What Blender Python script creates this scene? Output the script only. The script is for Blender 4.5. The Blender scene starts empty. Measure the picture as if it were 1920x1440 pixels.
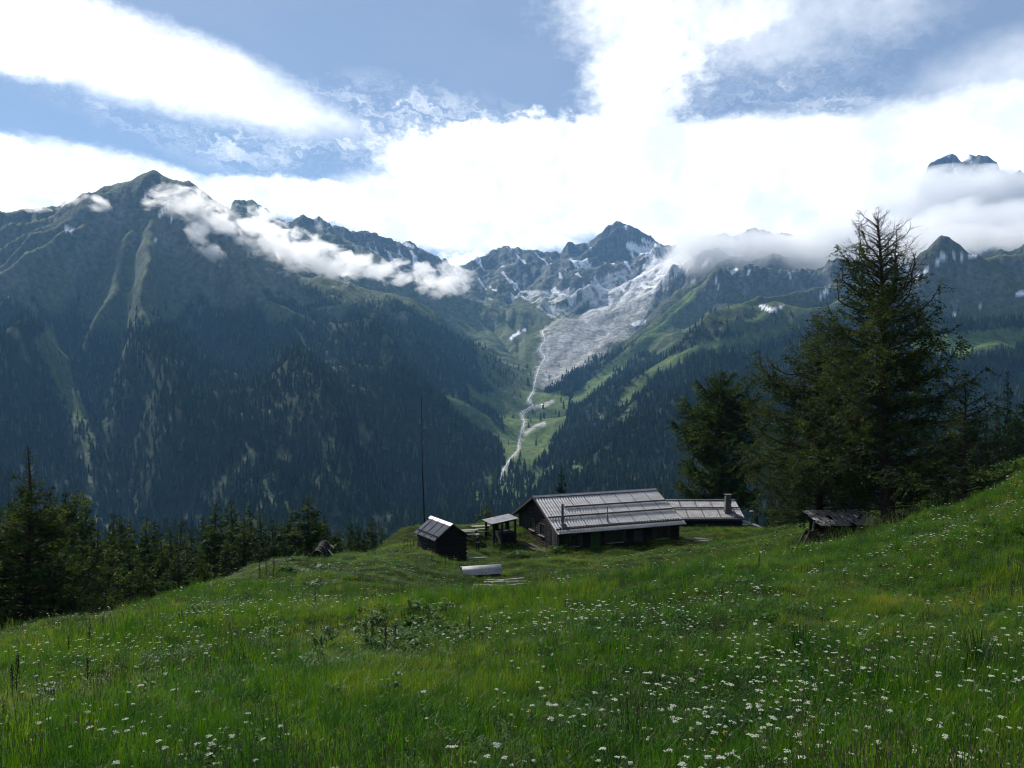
import bpy, bmesh, math, random
import numpy as np
from mathutils import Vector, Matrix

# ------------------------------------------------------------------ camera, light, exposure
scene = bpy.context.scene
COL = scene.collection
F = 1500.0                      # focal length in photo pixels (1920 wide)
HZ = 700.0                      # photo row of the horizon
PITCH = math.atan((720 - HZ) / F)

cam_data = bpy.data.cameras.new('camera')
cam_data.sensor_width = 36.0
cam_data.lens = 36.0 * F / 1920.0
cam_data.clip_start = 0.1
cam_data.clip_end = 30000
cam = bpy.data.objects.new('camera', cam_data)
COL.objects.link(cam)
cam.location = (0, 0, 0)
cam.rotation_euler = (math.pi / 2 - PITCH, 0, 0)
scene.camera = cam

SUN_AZ = -40.0                  # degrees from +Y, positive to the right
SUN_EL = 42.0
sun_data = bpy.data.lights.new('sun', 'SUN')
sun_data.energy = 4.8
sun_data.angle = math.radians(0.5)
sun_data.color = (1.0, 0.95, 0.87)
sun = bpy.data.objects.new('sun', sun_data)
COL.objects.link(sun)
_a, _e = math.radians(SUN_AZ), math.radians(SUN_EL)
SUN_DIR = Vector((math.sin(_a) * math.cos(_e), math.cos(_a) * math.cos(_e), math.sin(_e)))
sun.rotation_euler = SUN_DIR.to_track_quat('Z', 'Y').to_euler()
sun.location = (0, 0, 200)

scene.view_settings.view_transform = 'Standard'
scene.view_settings.look = 'None'
scene.view_settings.exposure = 0.38
scene.view_settings.gamma = 1.0
scene.view_settings.use_curve_mapping = False
cy = scene.cycles
cy.use_denoising = True
cy.denoiser = 'OPENIMAGEDENOISE'
cy.denoising_prefilter = 'ACCURATE'
cy.denoising_input_passes = 'RGB_ALBEDO_NORMAL'
cy.use_adaptive_sampling = True
cy.adaptive_threshold = 0.02
cy.max_bounces = 8
cy.diffuse_bounces = 2
cy.glossy_bounces = 2
cy.transmission_bounces = 3
cy.transparent_max_bounces = 6
cy.volume_bounces = 7
cy.pixel_filter_type = 'BLACKMAN_HARRIS'
cy.filter_width = 1.05
cy.volume_step_rate = 0.6
cy.volume_max_steps = 128
cy.caustics_reflective = False
cy.caustics_refractive = False
cy.sample_clamp_indirect = 4.0

# node helpers -------------------------------------------------------
class NT:
    def __init__(self, tree):
        self.t = tree; self.n = tree.nodes; self.l = tree.links
    def add(self, typ, **kw):
        n = self.n.new(typ)
        for k, v in kw.items(): setattr(n, k, v)
        return n
    def put(self, sock, v):
        if v is None: return
        if isinstance(v, bpy.types.NodeSocket): self.l.new(v, sock)
        else: sock.default_value = v
    def math(self, op, a, b=None, c=None, clamp=False):
        n = self.add('ShaderNodeMath', operation=op, use_clamp=clamp)
        self.put(n.inputs[0], a); self.put(n.inputs[1], b); self.put(n.inputs[2], c)
        return n.outputs[0]
    def vmath(self, op, a, b=None, scale=None):
        n = self.add('ShaderNodeVectorMath', operation=op)
        self.put(n.inputs[0], a); self.put(n.inputs[1], b)
        if scale is not None: self.put(n.inputs['Scale'], scale)
        return n.outputs['Value'] if op in ('LENGTH', 'DOT_PRODUCT', 'DISTANCE') else n.outputs[0]
    def noise(self, vec, scale, detail=4.0, rough=0.55, dist=0.0, out='Fac', lac=2.0):
        n = self.add('ShaderNodeTexNoise')
        self.put(n.inputs['Vector'], vec); self.put(n.inputs['Scale'], scale)
        self.put(n.inputs['Detail'], detail); self.put(n.inputs['Roughness'], rough)
        self.put(n.inputs['Distortion'], dist); self.put(n.inputs['Lacunarity'], lac)
        return n.outputs[out]
    def rng(self, v, a, b, c=0.0, d=1.0, smooth=True):
        n = self.add('ShaderNodeMapRange', interpolation_type='SMOOTHSTEP' if smooth else 'LINEAR')
        self.put(n.inputs['Value'], v); self.put(n.inputs['From Min'], a); self.put(n.inputs['From Max'], b)
        self.put(n.inputs['To Min'], c); self.put(n.inputs['To Max'], d)
        return n.outputs[0]
    def mix(self, f, a, b, blend='MIX'):
        n = self.add('ShaderNodeMix', data_type='RGBA', blend_type=blend)
        self.put(n.inputs[0], f); self.put(n.inputs[6], a); self.put(n.inputs[7], b)
        return n.outputs[2]
    def comb(self, x, y, z):
        n = self.add('ShaderNodeCombineXYZ')
        self.put(n.inputs[0], x); self.put(n.inputs[1], y); self.put(n.inputs[2], z)
        return n.outputs[0]
    def ramp(self, f, stops):
        n = self.add('ShaderNodeValToRGB')
        cr = n.color_ramp
        while len(cr.elements) < len(stops): cr.elements.new(0.5)
        for e, (p, c) in zip(cr.elements, stops):
            e.position = p; e.color = (*c, 1.0)
        self.put(n.inputs[0], f)
        return n.outputs[0]

def new_mat(name):
    m = bpy.data.materials.new(name); m.use_nodes = True
    t = NT(m.node_tree)
    for n in list(m.node_tree.nodes): m.node_tree.nodes.remove(n)
    out = t.add('ShaderNodeOutputMaterial')
    return m, t, out

# ------------------------------------------------------------------ sky: Nishita with clouds far beyond everything
world = bpy.data.worlds.new('World'); scene.world = world
world.use_nodes = True
wt = NT(world.node_tree)
for n in list(world.node_tree.nodes): world.node_tree.nodes.remove(n)
wout = wt.add('ShaderNodeOutputWorld')
sky = wt.add('ShaderNodeTexSky', sky_type='NISHITA')
sky.sun_disc = False
sky.sun_elevation = math.radians(SUN_EL)
sky.sun_rotation = math.radians(SUN_AZ)
sky.altitude = 2000
sky.air_density = 1.0; sky.dust_density = 0.6; sky.ozone_density = 2.0
SKY_STRENGTH = 0.1
def build_clouds():
    t = wt
    tc = t.add('ShaderNodeTexCoord')
    sx = t.add('ShaderNodeSeparateXYZ'); t.put(sx.inputs[0], tc.outputs['Generated'])
    X, Y, Z = sx.outputs
    az = t.math('ARCTAN2', X, Y)
    hr = t.math('SQRT', t.math('ADD', t.math('MULTIPLY', X, X), t.math('MULTIPLY', Y, Y)))
    el = t.math('ARCTAN2', Z, hr)
    deg = 180 / math.pi
    P = t.comb(t.math('MULTIPLY', az, deg), t.math('MULTIPLY', el, deg), 0.0)
    # warp the position so the edges fray
    w1 = t.vmath('SUBTRACT', t.noise(P, 0.16, 5, 0.6, out='Color'), (0.5, 0.5, 0.5))
    w2 = t.vmath('SUBTRACT', t.noise(t.vmath('MULTIPLY', P, (1, 1.6, 1)), 0.9, 6, 0.62, out='Color'), (0.5, 0.5, 0.5))
    Ps = t.vmath('ADD', P, t.vmath('MULTIPLY', w1, (1.5, 1.0, 0)))
    Ps = t.vmath('ADD', Ps, t.vmath('MULTIPLY', w2, (1.5, 1.1, 0)))
    Pr = t.vmath('ADD', P, t.vmath('MULTIPLY', w1, (7, 5, 0)))
    Pr = t.vmath('ADD', Pr, t.vmath('MULTIPLY', w2, (4.0, 3.2, 0)))
    def blob(p, a, e, ra, re, rot, soft=0.12, amt=1.0):
        q = t.vmath('SUBTRACT', p, (a, e, 0))
        r = t.add('ShaderNodeVectorRotate', rotation_type='Z_AXIS')
        t.put(r.inputs['Vector'], q); r.inputs['Angle'].default_value = -math.radians(rot)
        q = t.vmath('MULTIPLY', r.outputs[0], (1 / ra, 1 / re, 0))
        return t.rng(t.vmath('LENGTH', q), 1 + soft, 1 - soft, 0.0, amt)
    def px(x, y):   # photo pixel -> degrees, only a way of writing the directions down
        return math.degrees(math.atan2(x - 960, F)), math.degrees(math.atan2(HZ - y, math.hypot(x - 960, F)))
    m = None
    for (x, y, rx, ry, rot, soft, rag, amt) in CLOUDS:
        a, e = px(x, y)
        k = math.degrees(1 / F) * (math.cos(math.radians(a)) ** 1.5)
        b = blob(Pr if rag else Ps, a, e, rx * k, ry * k, rot, soft, amt)
        m = b if m is None else t.math('MAXIMUM', m, b)
    # ragged altocumulus and a thin lilac veil
    rw = t.add('ShaderNodeVectorRotate', rotation_type='Z_AXIS'); t.put(rw.inputs['Vector'], Pr); rw.inputs['Angle'].default_value = math.radians(16)
    wis = t.noise(t.vmath('MULTIPLY', rw.outputs[0], (0.45, 1.7, 1)), 0.6, 8, 0.66)
    wm = None
    for (x, y, rx, ry, rot, amt) in WISPS:
        a, e = px(x, y); k = math.degrees(1 / F)
        b = blob(Ps, a, e, rx * k, ry * k, rot, 0.6, amt)
        wm = b if wm is None else t.math('MAXIMUM', wm, b)
    wv = t.math('MULTIPLY', t.rng(wis, 0.40, 0.78), wm)
    m = t.math('MAXIMUM', m, wv)
    # clouds elsewhere round the horizon so the light is that of a half clouded day
    gen = t.noise(t.vmath('MULTIPLY', tc.outputs['Generated'], (1, 1, 2.2)), 2.4, 7, 0.6)
    side = t.rng(t.math('ABSOLUTE', az), 0.75, 1.1)
    m = t.math('MAXIMUM', m, t.math('MULTIPLY', t.rng(gen, 0.50, 0.64, 0.0, 0.35), side))
    veil = t.rng(t.noise(t.vmath('MULTIPLY', P, (0.5, 1, 1)), 0.09, 5, 0.6), 0.3, 0.75, 0.5, 0.9)
    skyc = t.vmath('SCALE', sky.outputs[0], scale=SKY_STRENGTH)
    skyc = t.mix(1.0, skyc, SKY_TINT, 'MULTIPLY')
    veilc = t.mix(t.math('MULTIPLY', veil, t.rng(el, 0.05, 0.5, 0.4, 1.0)), skyc, (0.285, 0.35, 0.485, 1))
    shade = t.noise(P, 0.22, 5, 0.6)
    cc = t.mix(t.rng(shade, 0.3, 0.7), (0.84, 0.88, 0.93, 1), (1.35, 1.35, 1.33, 1))
    col = t.mix(m, veilc, cc)
    bg = t.add('ShaderNodeBackground')
    t.put(bg.inputs['Color'], col); bg.inputs['Strength'].default_value = 1.0
    t.l.new(bg.outputs[0], wout.inputs[0])
SKY_TINT = (0.8, 0.8, 0.78, 1)
# x, y, rx, ry, tilt, softness, ragged, amount
CLOUDS = [
    (210, 95, 300, 78, -12, 0.3, 0, 1.0), (430, 160, 190, 52, -16, 0.45, 0, 1.0), (60, 90, 190, 55, 0, 0.3, 0, 1), (560, 205, 120, 24, -14, 0.8, 0, .8),
    (30, 300, 300, 46, -14, 0.2, 0, 1.0), (60, 350, 240, 60, 0, 0.2, 0, 1.0), (260, 330, 200, 34, -10, 0.35, 0, 0.9),
    (620, 380, 240, 40, -4, 0.15, 0, 1.0), (820, 400, 220, 70, -4, 0.2, 0, 1.0),
    (1050, 310, 330, 96, 0, 0.15, 1, 1.0), (1000, 350, 260, 95, 0, 0.2, 0, 1.0), (1350, 340, 420, 110, 0, 0.12, 0, 1.0), (1750, 330, 480, 150, 5, 0.2, 0, 1.0),
    (1200, 130, 90, 150, -12, 0.6, 1, 1.0), (1190, 30, 130, 70, 0, 0.6, 1, 0.8), (1230, 190, 60, 70, 10, 0.5, 1, 0.9),
    (880, 490, 60, 20, 8, 0.5, 1, 1.0), (1880, 150, 160, 60, 8, 0.8, 0, 0.5), (1450, 60, 220, 50, 0, 0.8, 1, 0.45), (1350, 20, 150, 50, 0, 0.8, 1, 0.8),
    (950, 440, 130, 24, -6, 0.3, 0, 1.0), (1500, 480, 400, 90, 0, 0.3, 0, 1.0),
]
WISPS = [(330, 225, 240, 45, -16, 0.75), (640, 250, 210, 60, -10, 0.9), (800, 225, 190, 50, -8, 0.9), (1060, 390, 200, 60, 0, 0.9),
         (700, 340, 120, 30, 0, 0.9), (1500, 230, 200, 40, 8, 0.6), (1250, 440, 60, 30, 0, 0.8), (1420, 130, 200, 120, 0, 0.35)]
build_clouds()
# ------------------------------------------------------------------ bookkeeping
def tag(o, label=None, cat=None, group=None, kind=None):
    if label: o['label'] = label
    if cat: o['category'] = cat
    if group: o['group'] = group
    if kind: o['kind'] = kind
    return o
def P3(px, py, D):
    """point that lies D metres ahead along the valley, seen at that place in the photograph"""
    return ((px - 960) / F * D, float(D), -(py - HZ) / F * D)

# ------------------------------------------------------------------ numpy noise
_rs = np.random.RandomState(7)
_perm = _rs.permutation(512).astype(np.int32)
_perm = np.concatenate([_perm, _perm])
_ang = _rs.rand(512) * 2 * np.pi
_gx, _gy = np.cos(_ang).astype(np.float32), np.sin(_ang).astype(np.float32)
def perlin(x, y, seed=0):
    x = np.asarray(x, dtype=np.float64) + seed * 17.31; y = np.asarray(y, dtype=np.float64) + seed * 9.73
    xi = np.floor(x).astype(np.int64); yi = np.floor(y).astype(np.int64)
    xf = (x - xi).astype(np.float32); yf = (y - yi).astype(np.float32)
    u = xf * xf * xf * (xf * (xf * 6 - 15) + 10); v = yf * yf * yf * (yf * (yf * 6 - 15) + 10)
    def g(ix, iy, dx, dy):
        h = _perm[(_perm[ix & 511] + iy) & 511]
        return _gx[h] * dx + _gy[h] * dy
    a = g(xi, yi, xf, yf); b = g(xi + 1, yi, xf - 1, yf)
    c = g(xi, yi + 1, xf, yf - 1); d = g(xi + 1, yi + 1, xf - 1, yf - 1)
    return (a + u * (b - a)) * (1 - v) + (c + u * (d - c)) * v
def fbm(x, y, scale, octaves=5, seed=0, gain=0.5):
    s = 0; a = 1.0; f = 1.0 / scale
    for i in range(octaves):
        s = s + a * perlin(x * f, y * f, seed + i * 3); a *= gain; f *= 2.03
    return s
def ridged(x, y, scale, octaves=5, seed=0, gain=0.5):
    s = 0; a = 1.0; f = 1.0 / scale; w = 1.0
    for i in range(octaves):
        n = 1 - np.abs(perlin(x * f, y * f, seed + i * 5)) * 2
        n = n * n; s = s + a * n * w; w = np.clip(n * 1.5, 0, 1); a *= gain; f *= 2.1
    return s
def sstep(a, b, x):
    t = np.clip((x - a) / (b - a), 0, 1); return t * t * (3 - 2 * t)

class TPS:
    def __init__(self, pts, lam=0.0, unit=1.0):
        p = np.array(pts, dtype=np.float64); self.c = p[:, :2] / unit; self.u = unit
        n = len(p); K = self.k(self.c, self.c) + lam * np.eye(n)
        Pm = np.hstack([np.ones((n, 1)), self.c])
        A = np.zeros((n + 3, n + 3)); A[:n, :n] = K; A[:n, n:] = Pm; A[n:, :n] = Pm.T
        self.w = np.linalg.solve(A, np.concatenate([p[:, 2], np.zeros(3)]))
    def k(self, a, b):
        d2 = ((a[:, None, :] - b[None, :, :]) ** 2).sum(-1)
        return 0.5 * d2 * np.log(np.maximum(d2, 1e-12))
    def __call__(self, x, y):
        sh = np.shape(x); q = np.stack([np.ravel(x), np.ravel(y)], 1) / self.u
        out = np.empty(len(q)); n = len(self.c)
        for i in range(0, len(q), 20000):
            s = q[i:i + 20000]
            out[i:i + 20000] = self.k(s, self.c) @ self.w[:n] + self.w[n] + s @ self.w[n + 1:]
        return out.reshape(sh)

# ------------------------------------------------------------------ far terrain
FAR_PTS = [
 # left massif: summit, crest to the left
 (290,322,2800),(200,356,2780),(100,384,2750),(0,390,2700),(-200,395,2700),(-500,350,2700),(-900,300,2600),(350,342,2840),(400,368,2860),
 # its front face
 (300,420,2580),(150,450,2480),(400,450,2650),(0,460,2480),(-250,470,2450),
 (0,560,2200),(130,570,2180),(300,550,2260),(450,550,2420),(600,590,2560),(700,580,2850),
 (0,700,1800),(150,705,1740),(300,690,1840),(450,700,1880),(600,700,2040),(740,700,2300),(840,720,2550),(900,760,2500),
 (100,850,1360),(300,850,1380),(500,850,1440),(700,850,1560),(800,800,1800),(850,860,1700),(890,860,1750),
 (0,1000,1000),(300,1000,1030),(600,1000,1100),(760,970,1200),(870,930,1400),(-300,1000,950),(-500,700,1700),
 # spur that runs down to the valley head
 (440,392,2900),(500,437,2950),(560,478,3000),(640,500,3050),(700,512,3100),(770,545,3150),(830,585,3200),(880,630,3150),(930,690,3000),
 # cirque behind the spur
 (560,470,3500),(640,480,3700),(760,510,3950),(850,560,4000),(900,610,3800),(950,650,3650),(470,420,3500),
 # back crest
 (400,372,3700),(440,376,3800),(480,380,3900),(540,416,4000),(570,405,4100),(650,428,4300),(690,432,4400),(760,455,4700),(820,482,4900),
 (855,497,5050),(945,463,5400),(1050,470,5500),(1140,424,5500),(1165,415,5500),(1215,445,5450),(1260,462,5400),(1400,440,5300),
 (1505,478,5500),(1620,470,5500),(1800,320,5400),(1920,420,5400),(2100,420,5300),(2500,380,5000),
 # below the back crest
 (760,490,4450),(860,520,4800),(945,500,5050),(1000,520,4950),(1060,500,5100),(1160,480,5150),(980,560,4500),(940,620,3950),
 # valley floor
 (945,905,1500),(965,860,1850),(985,805,2300),(1000,762,2700),(1005,735,3000),(1012,690,3350),(1015,630,3750),
 (860,955,1250),(700,1080,1000),(400,1150,850),(0,1150,850),(-400,1150,800),
 # glacier slabs
 (1060,690,3420),(1100,620,3850),(1150,570,4200),(1200,525,4550),(1250,480,5000),(1090,560,4400),(1060,660,3600),
 (1000,590,4150),(1200,600,3800),
 # slope right of the glacier
 (1275,505,4300),(1220,575,3700),(1150,650,3250),(1080,720,2900),(1040,780,2550),(1020,830,2200),
 (1400,505,3950),(1500,508,3850),(1600,512,3700),(1500,475,4500),(1700,465,4500),(1300,470,4700),
 (1300,560,3400),(1400,570,3100),(1500,560,3050),(1600,570,2950),(1180,690,2750),(1300,640,2600),(1420,610,2700),(1100,760,2350),
 # near spur with the forest
 (1600,600,2400),(1508,628,2300),(1406,642,2200),(1336,656,2120),(1280,686,2020),(1220,728,1930),(1100,810,1790),(1020,870,1650),
 (1600,720,1750),(1500,780,1500),(1400,790,1450),(1250,850,1350),(1100,900,1350),(1000,945,1250),(1200,950,1050),(1400,940,900),
 # right hand ridge
 (1680,545,2900),(1720,512,2850),(1758,491,2800),(1828,484,2750),(1916,473,2700),(2100,440,2700),(2400,400,2700),
 (1740,500,3200),(1800,470,3500),(1870,455,3800),(1920,450,3800),
 (1850,560,2350),(1750,600,2200),(1920,600,2200),(1850,650,1900),(1750,680,1800),(1930,680,1700),(1800,800,1150),(1920,790,1000),(2300,600,1900),(2400,750,900),
]
far_pts = [P3(*p) for p in FAR_PTS]
far_pts += [(-200,150,-75),(-100,150,-72),(0,150,-66),(60,150,-55),(130,150,-40),(250,150,-5),
            (-350,300,-150),(-150,300,-160),(0,300,-150),(120,300,-120),(260,300,-60),(420,300,20),
            (-500,600,-240),(-200,600,-255),(100,600,-230),(350,600,-130),(650,600,20),(-900,450,-200),
            (-4500,7500,500),(-2000,7000,300),(0,7300,300),(2500,7500,300),(5000,7500,500),(-4500,4500,700),(5800,3500,900),(5800,5500,1300),
            (-4500,1500,200),(5000,1000,500)]
_far = TPS(far_pts, lam=0.0006, unit=1000.0)

GX0, GX1, GY0, GY1, GS = -4000.0, 5200.0, 110.0, 7300.0, 16.0
gx = np.arange(GX0, GX1, GS); gy = np.arange(GY0, GY1, GS)
GXm, GYm = np.meshgrid(gx, gy)          # [row(y), col(x)]
_cx, _cy_ = np.meshgrid(np.arange(GX0, GX1 + 64, 64.0), np.arange(GY0, GY1 + 64, 64.0))
_cz = _far(_cx, _cy_)
def bil(grid, x0, y0, s, x, y):
    fx = np.clip((x - x0) / s, 0, grid.shape[1] - 1.001); fy = np.clip((y - y0) / s, 0, grid.shape[0] - 1.001)
    ix = fx.astype(np.int64); iy = fy.astype(np.int64); ax = fx - ix; ay = fy - iy
    return (grid[iy, ix] * (1 - ax) + grid[iy, ix + 1] * ax) * (1 - ay) + (grid[iy + 1, ix] * (1 - ax) + grid[iy + 1, ix + 1] * ax) * ay
def cub(grid, x0, y0, s, x, y):
    fx = np.clip((x - x0) / s, 1, grid.shape[1] - 3.001); fy = np.clip((y - y0) / s, 1, grid.shape[0] - 3.001)
    ix = fx.astype(np.int64); iy = fy.astype(np.int64); ax = fx - ix; ay = fy - iy
    def w(t): return (-.5*t+t*t-.5*t**3, 1-2.5*t*t+1.5*t**3, .5*t+2*t*t-1.5*t**3, -.5*t*t+.5*t**3)
    wx, wy = w(ax), w(ay); r = 0
    for j in range(4):
        q = 0
        for i in range(4): q = q + wx[i] * grid[iy + j - 1, ix + i - 1]
        r = r + wy[j] * q
    return r
Zg = cub(_cz, GX0, GY0, 64.0, GXm, GYm)
Zbase = Zg.copy()

def seg_dist(X, Y, poly):
    """distance to a polyline and the parameter (0..1) of the nearest point"""
    best = np.full(X.shape, 1e9); par = np.zeros(X.shape); n = len(poly) - 1
    for i in range(n):
        (ax, ay), (bx, by) = poly[i][:2], poly[i + 1][:2]
        dx, dy = bx - ax, by - ay
        t = np.clip(((X - ax) * dx + (Y - ay) * dy) / (dx * dx + dy * dy), 0, 1)
        d = np.hypot(X - ax - t * dx, Y - ay - t * dy)
        m = d < best; best[m] = d[m]; par[m] = (i + t[m]) / n
    return best, par
def inpoly(px, py, poly):
    r = np.zeros(px.shape, bool); n = len(poly)
    for i in range(n):
        x1, y1 = poly[i]; x2, y2 = poly[(i + 1) % n]
        r ^= ((y1 > py) != (y2 > py)) & (px < (x2 - x1) * (py - y1) / (y2 - y1 + 1e-9) + x1)
    return r
APRON = [P3(*p)[:2] for p in [(1005,735,3050),(1008,690,3300),(1012,625,3750),(1055,592,4050),(1130,520,4500),(1190,495,4900),(1235,462,5250),(1300,470,5150),(1300,500,4750),(1262,528,4400),(1195,600,3850),(1100,695,3380),(1040,735,3100)]]
apron = inpoly(GXm, GYm, APRON).astype(float)
# large relief: ribs and ravines, calmer near the valley floor and the camera
rel = sstep(450, 1100, GYm) * (0.75 + 0.25 * sstep(-150, 350, Zg))
wx = fbm(GXm, GYm, 900, 3, 11) * 160; wy = fbm(GXm, GYm, 900, 3, 23) * 160
# ribs that run down the fall line: noise stretched along the slope direction
Zg += rel * (ridged(GXm + wx, GYm + wy, 620, 5, 2, 0.5) - 0.9) * 30
for _ in range(10): apron = (np.roll(apron, 1, 0) + np.roll(apron, -1, 0) + np.roll(apron, 1, 1) + np.roll(apron, -1, 1) + apron) / 5
rel = rel * (1 - 0.82 * apron)
_thx = np.interp(GYm, [1000, 1250, 1500, 2300, 3000, 3750], [-173, -83, -15, 38, 90, 137])
sideL = sstep(250, -250, GXm - _thx); sideR = sstep(-100, 400, GXm - _thx)
_px, _py = P3(290, 318, 2800)[:2]
th = np.arctan2(GXm - _px, -(GYm - _py)); rr = np.hypot(GXm - _px, GYm - _py)
_q = fbm(GXm, GYm, 700, 3, 17) * 0.5
ribL = ridged((th + 0.22 * _q - rr / 9000) * 3.7 + 3.3, rr / 1900 + 1.7, 1.0, 3, 5, 0.55)
Zg += rel * sideL * sstep(150, 700, rr) * sstep(3600, 2900, GYm) * (ribL - 0.85) * 200 * sstep(1.9, 1.2, np.abs(th))
al = GXm * 0.93 + GYm * 0.35; ac = -GXm * 0.35 + GYm * 0.93
ribR = ridged(ac + wx * 0.8, al * 0.22 + wy * 0.5, 520, 4, 8, 0.55)
Zg += rel * sideR * (ribR - 0.9) * 130 * sstep(900, 1600, GYm)
Zg += rel * fbm(GXm, GYm, 190, 4, 31) * 26
thal = [P3(*p)[:2] for p in [(700,1080,1000),(860,955,1250),(945,905,1500),(965,860,1850),(985,805,2300),(1000,762,2700),(1005,735,3000),(1012,690,3350),(1015,630,3750)]]
dT, _ = seg_dist(GXm, GYm, thal)
floor = np.exp(-(dT / 170.0) ** 2)
Zg = Zg * (1 - floor * 0.85) + Zbase * floor * 0.85
gullies = [([(60,560,2250),(100,610,2050),(140,720,1700),(180,820,1420),(215,890,1230),(245,965,1080)],38,70),
           ([(215,640,1950),(190,760,1600),(200,860,1330)],16,50),
           ([(320,640,1950),(300,720,1780),(270,830,1450)],20,50),
           ([(430,640,2000),(460,760,1700),(500,840,1480),(560,950,1200)],22,55),
           ([(600,660,2150),(640,780,1750),(720,880,1450),(790,950,1250)],22,60),
           ([(130,520,2350),(110,590,2100)],25,90)]
for poly, dep, wid in gullies:
    d, t = seg_dist(GXm, GYm, [P3(*p)[:2] for p in poly])
    Zg -= dep * np.exp(-(d / wid) ** 2) * np.minimum(1, np.minimum(t * 6, 1))

RIBS = [([(290,335,2770),(255,415,2600),(205,500,2350),(165,560,2200),(105,615,2080)],60,190),
        ([(327,600,2120),(369,729,1780),(448,787,1600),(527,840,1450),(585,910,1290)],62,105),
        ([(430,640,2030),(470,720,1820),(540,795,1600),(600,855,1450),(670,925,1290)],60,105),
        ([(540,600,2300),(620,700,2000),(700,790,1700),(770,880,1450)],50,110),
        ([(640,600,2450),(730,700,2200),(800,780,1900),(850,850,1720)],45,110),
        ([(10,600,2150),(79,755,1650),(158,887,1300),(220,950,1120)],70,120),
        ([(400,420,2650),(440,520,2450),(480,600,2250)],50,120)]
for poly, amp_, wid in RIBS:
    d, t = seg_dist(GXm, GYm, [P3(*p)[:2] for p in poly])
    Zg += amp_ * np.clip(1 - d / (wid * 1.7), 0, 1) ** 1.2 * np.minimum(1, np.minimum(t * 6, (1 - t) * 5 + .15))
for poly, dep, wid in [([(235,390,2600),(185,470,2400),(140,540,2250),(100,600,2100)],70,110), ([(458,715,1820),(493,818,1520),(540,890,1320)],40,70), ([(560,700,1950),(640,800,1600),(700,880,1400)],40,80)]:
    d, t = seg_dist(GXm, GYm, [P3(*p)[:2] for p in poly])
    Zg -= dep * np.exp(-(d / wid) ** 2)
def flow_accumulate(Z):
    ny, nx = Z.shape; n = ny * nx
    pad = np.pad(Z, 1, mode='constant', constant_values=1e9)
    best = np.zeros(Z.shape); rec = np.arange(n).reshape(Z.shape)
    idx = np.arange(n).reshape(Z.shape)
    for dy in (-1, 0, 1):
        for dx in (-1, 0, 1):
            if dx == 0 and dy == 0: continue
            nb = pad[1 + dy:1 + dy + ny, 1 + dx:1 + dx + nx]
            s = (Z - nb) / math.hypot(dx, dy)
            m = s > best
            best[m] = s[m]; rec[m] = (idx + dy * nx + dx)[m]
    order = np.argsort(-Z, axis=None).tolist(); r = rec.ravel().tolist(); A = [1.0] * n
    for i in order:
        j = r[i]
        if j != i: A[j] += A[i]
    return np.array(A).reshape(Z.shape), best / GS
def blur(Z, k=1):
    for _ in range(k):
        p = np.pad(Z, 1, mode='edge')
        Z = (p[:-2, 1:-1] + p[2:, 1:-1] + p[1:-1, :-2] + p[1:-1, 2:] + 4 * Z) / 8
    return Z
for it in range(5):
    A, S = flow_accumulate(Zg)
    inc = np.minimum(A ** 0.42 * S * 2.2, 18.0) * rel
    Zg = Zg - blur(inc, 1) + 1.2 * rel
    Zg = blur(Zg, 1) if it % 2 == 0 else Zg
flowA = A

# bring the crests to where they stand: (px, py, D) along each crest, world width of the correction
CRESTS = [
 ([(-400,372,2700),(-200,395,2700),(0,392,2700),(50,386,2710),(100,384,2750),(160,366,2760),(200,354,2780),(250,336,2790),(278,322,2800),(290,317,2800),(304,326,2805),(325,337,2820),(350,340,2840),(385,360,2850),(440,396,2900),(500,440,2950),(560,482,3000),(640,505,3050),(700,517,3100),(770,548,3150),(830,588,3200),(880,632,3150)], 260),
 ([(430,380,3800),(455,376,3850),(480,380,3900),(510,398,3950),(540,417,4000),(570,405,4100),(610,412,4200),(650,430,4300),(690,432,4400),(720,446,4550),(760,453,4700),(790,462,4800),(820,482,4900),(855,499,5050),(900,482,5200),(945,463,5400),(985,470,5450),(1050,474,5500),(1065,455,5500),(1100,457,5500),(1140,424,5500),(1158,415,5500),(1180,420,5500),(1215,440,5450),(1240,462,5400),(1300,463,5350)], 350),
 ([(1330,478,5400),(1450,480,5500),(1560,478,5500),(1640,470,5500),(1700,430,5400),(1722,355,5400),(1738,312,5400),(1752,300,5400),(1775,291,5400),(1790,292,5400),(1800,303,5400),(1815,292,5400),(1845,293,5400),(1866,303,5400),(1884,350,5400),(1920,400,5400),(1980,425,5400)], 350),
 ([(1600,602,2400),(1508,632,2300),(1406,646,2200),(1336,660,2120),(1280,690,2020),(1220,732,1930),(1100,812,1790),(1020,872,1650)], 180),
 ([(1660,570,2880),(1680,548,2900),(1719,512,2850),(1758,492,2800),(1828,486,2750),(1916,474,2700),(2100,440,2700)], 200),
 ([(1680,505,3500),(1730,478,3500),(1765,470,3550),(1800,470,3600),(1860,462,3700),(1920,458,3750),(2050,455,3800)], 380),
]
def cap_behind(Z, poly, lo, hi, slope):
    pl = np.array(sorted(poly), float); ca = GXm / GYm * F + 960
    Dc = np.interp(ca, pl[:, 0], pl[:, 2]); zc = -(np.interp(ca, pl[:, 0], pl[:, 1]) - HZ) / F * Dc
    lim = zc - slope * (GYm - Dc - 30)
    w = sstep(lo - 40, lo, ca) * sstep(hi + 40, hi, ca) * (GYm > Dc)
    k = np.minimum(Z, lim + 0.15 * (Z - lim))
    return Z + (k - Z) * w
def cap_all(Z):
    Z = cap_behind(Z, CRESTS[0][0], -3000, 400, 0.35)
    Z = cap_behind(Z, CRESTS[1][0], 440, 1290, 0.35)
    return cap_behind(Z, CRESTS[2][0] + [(1290,463,5350),(1340,465,5350),(2500,400,5300)], 1330, 4000, 0.3)
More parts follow.
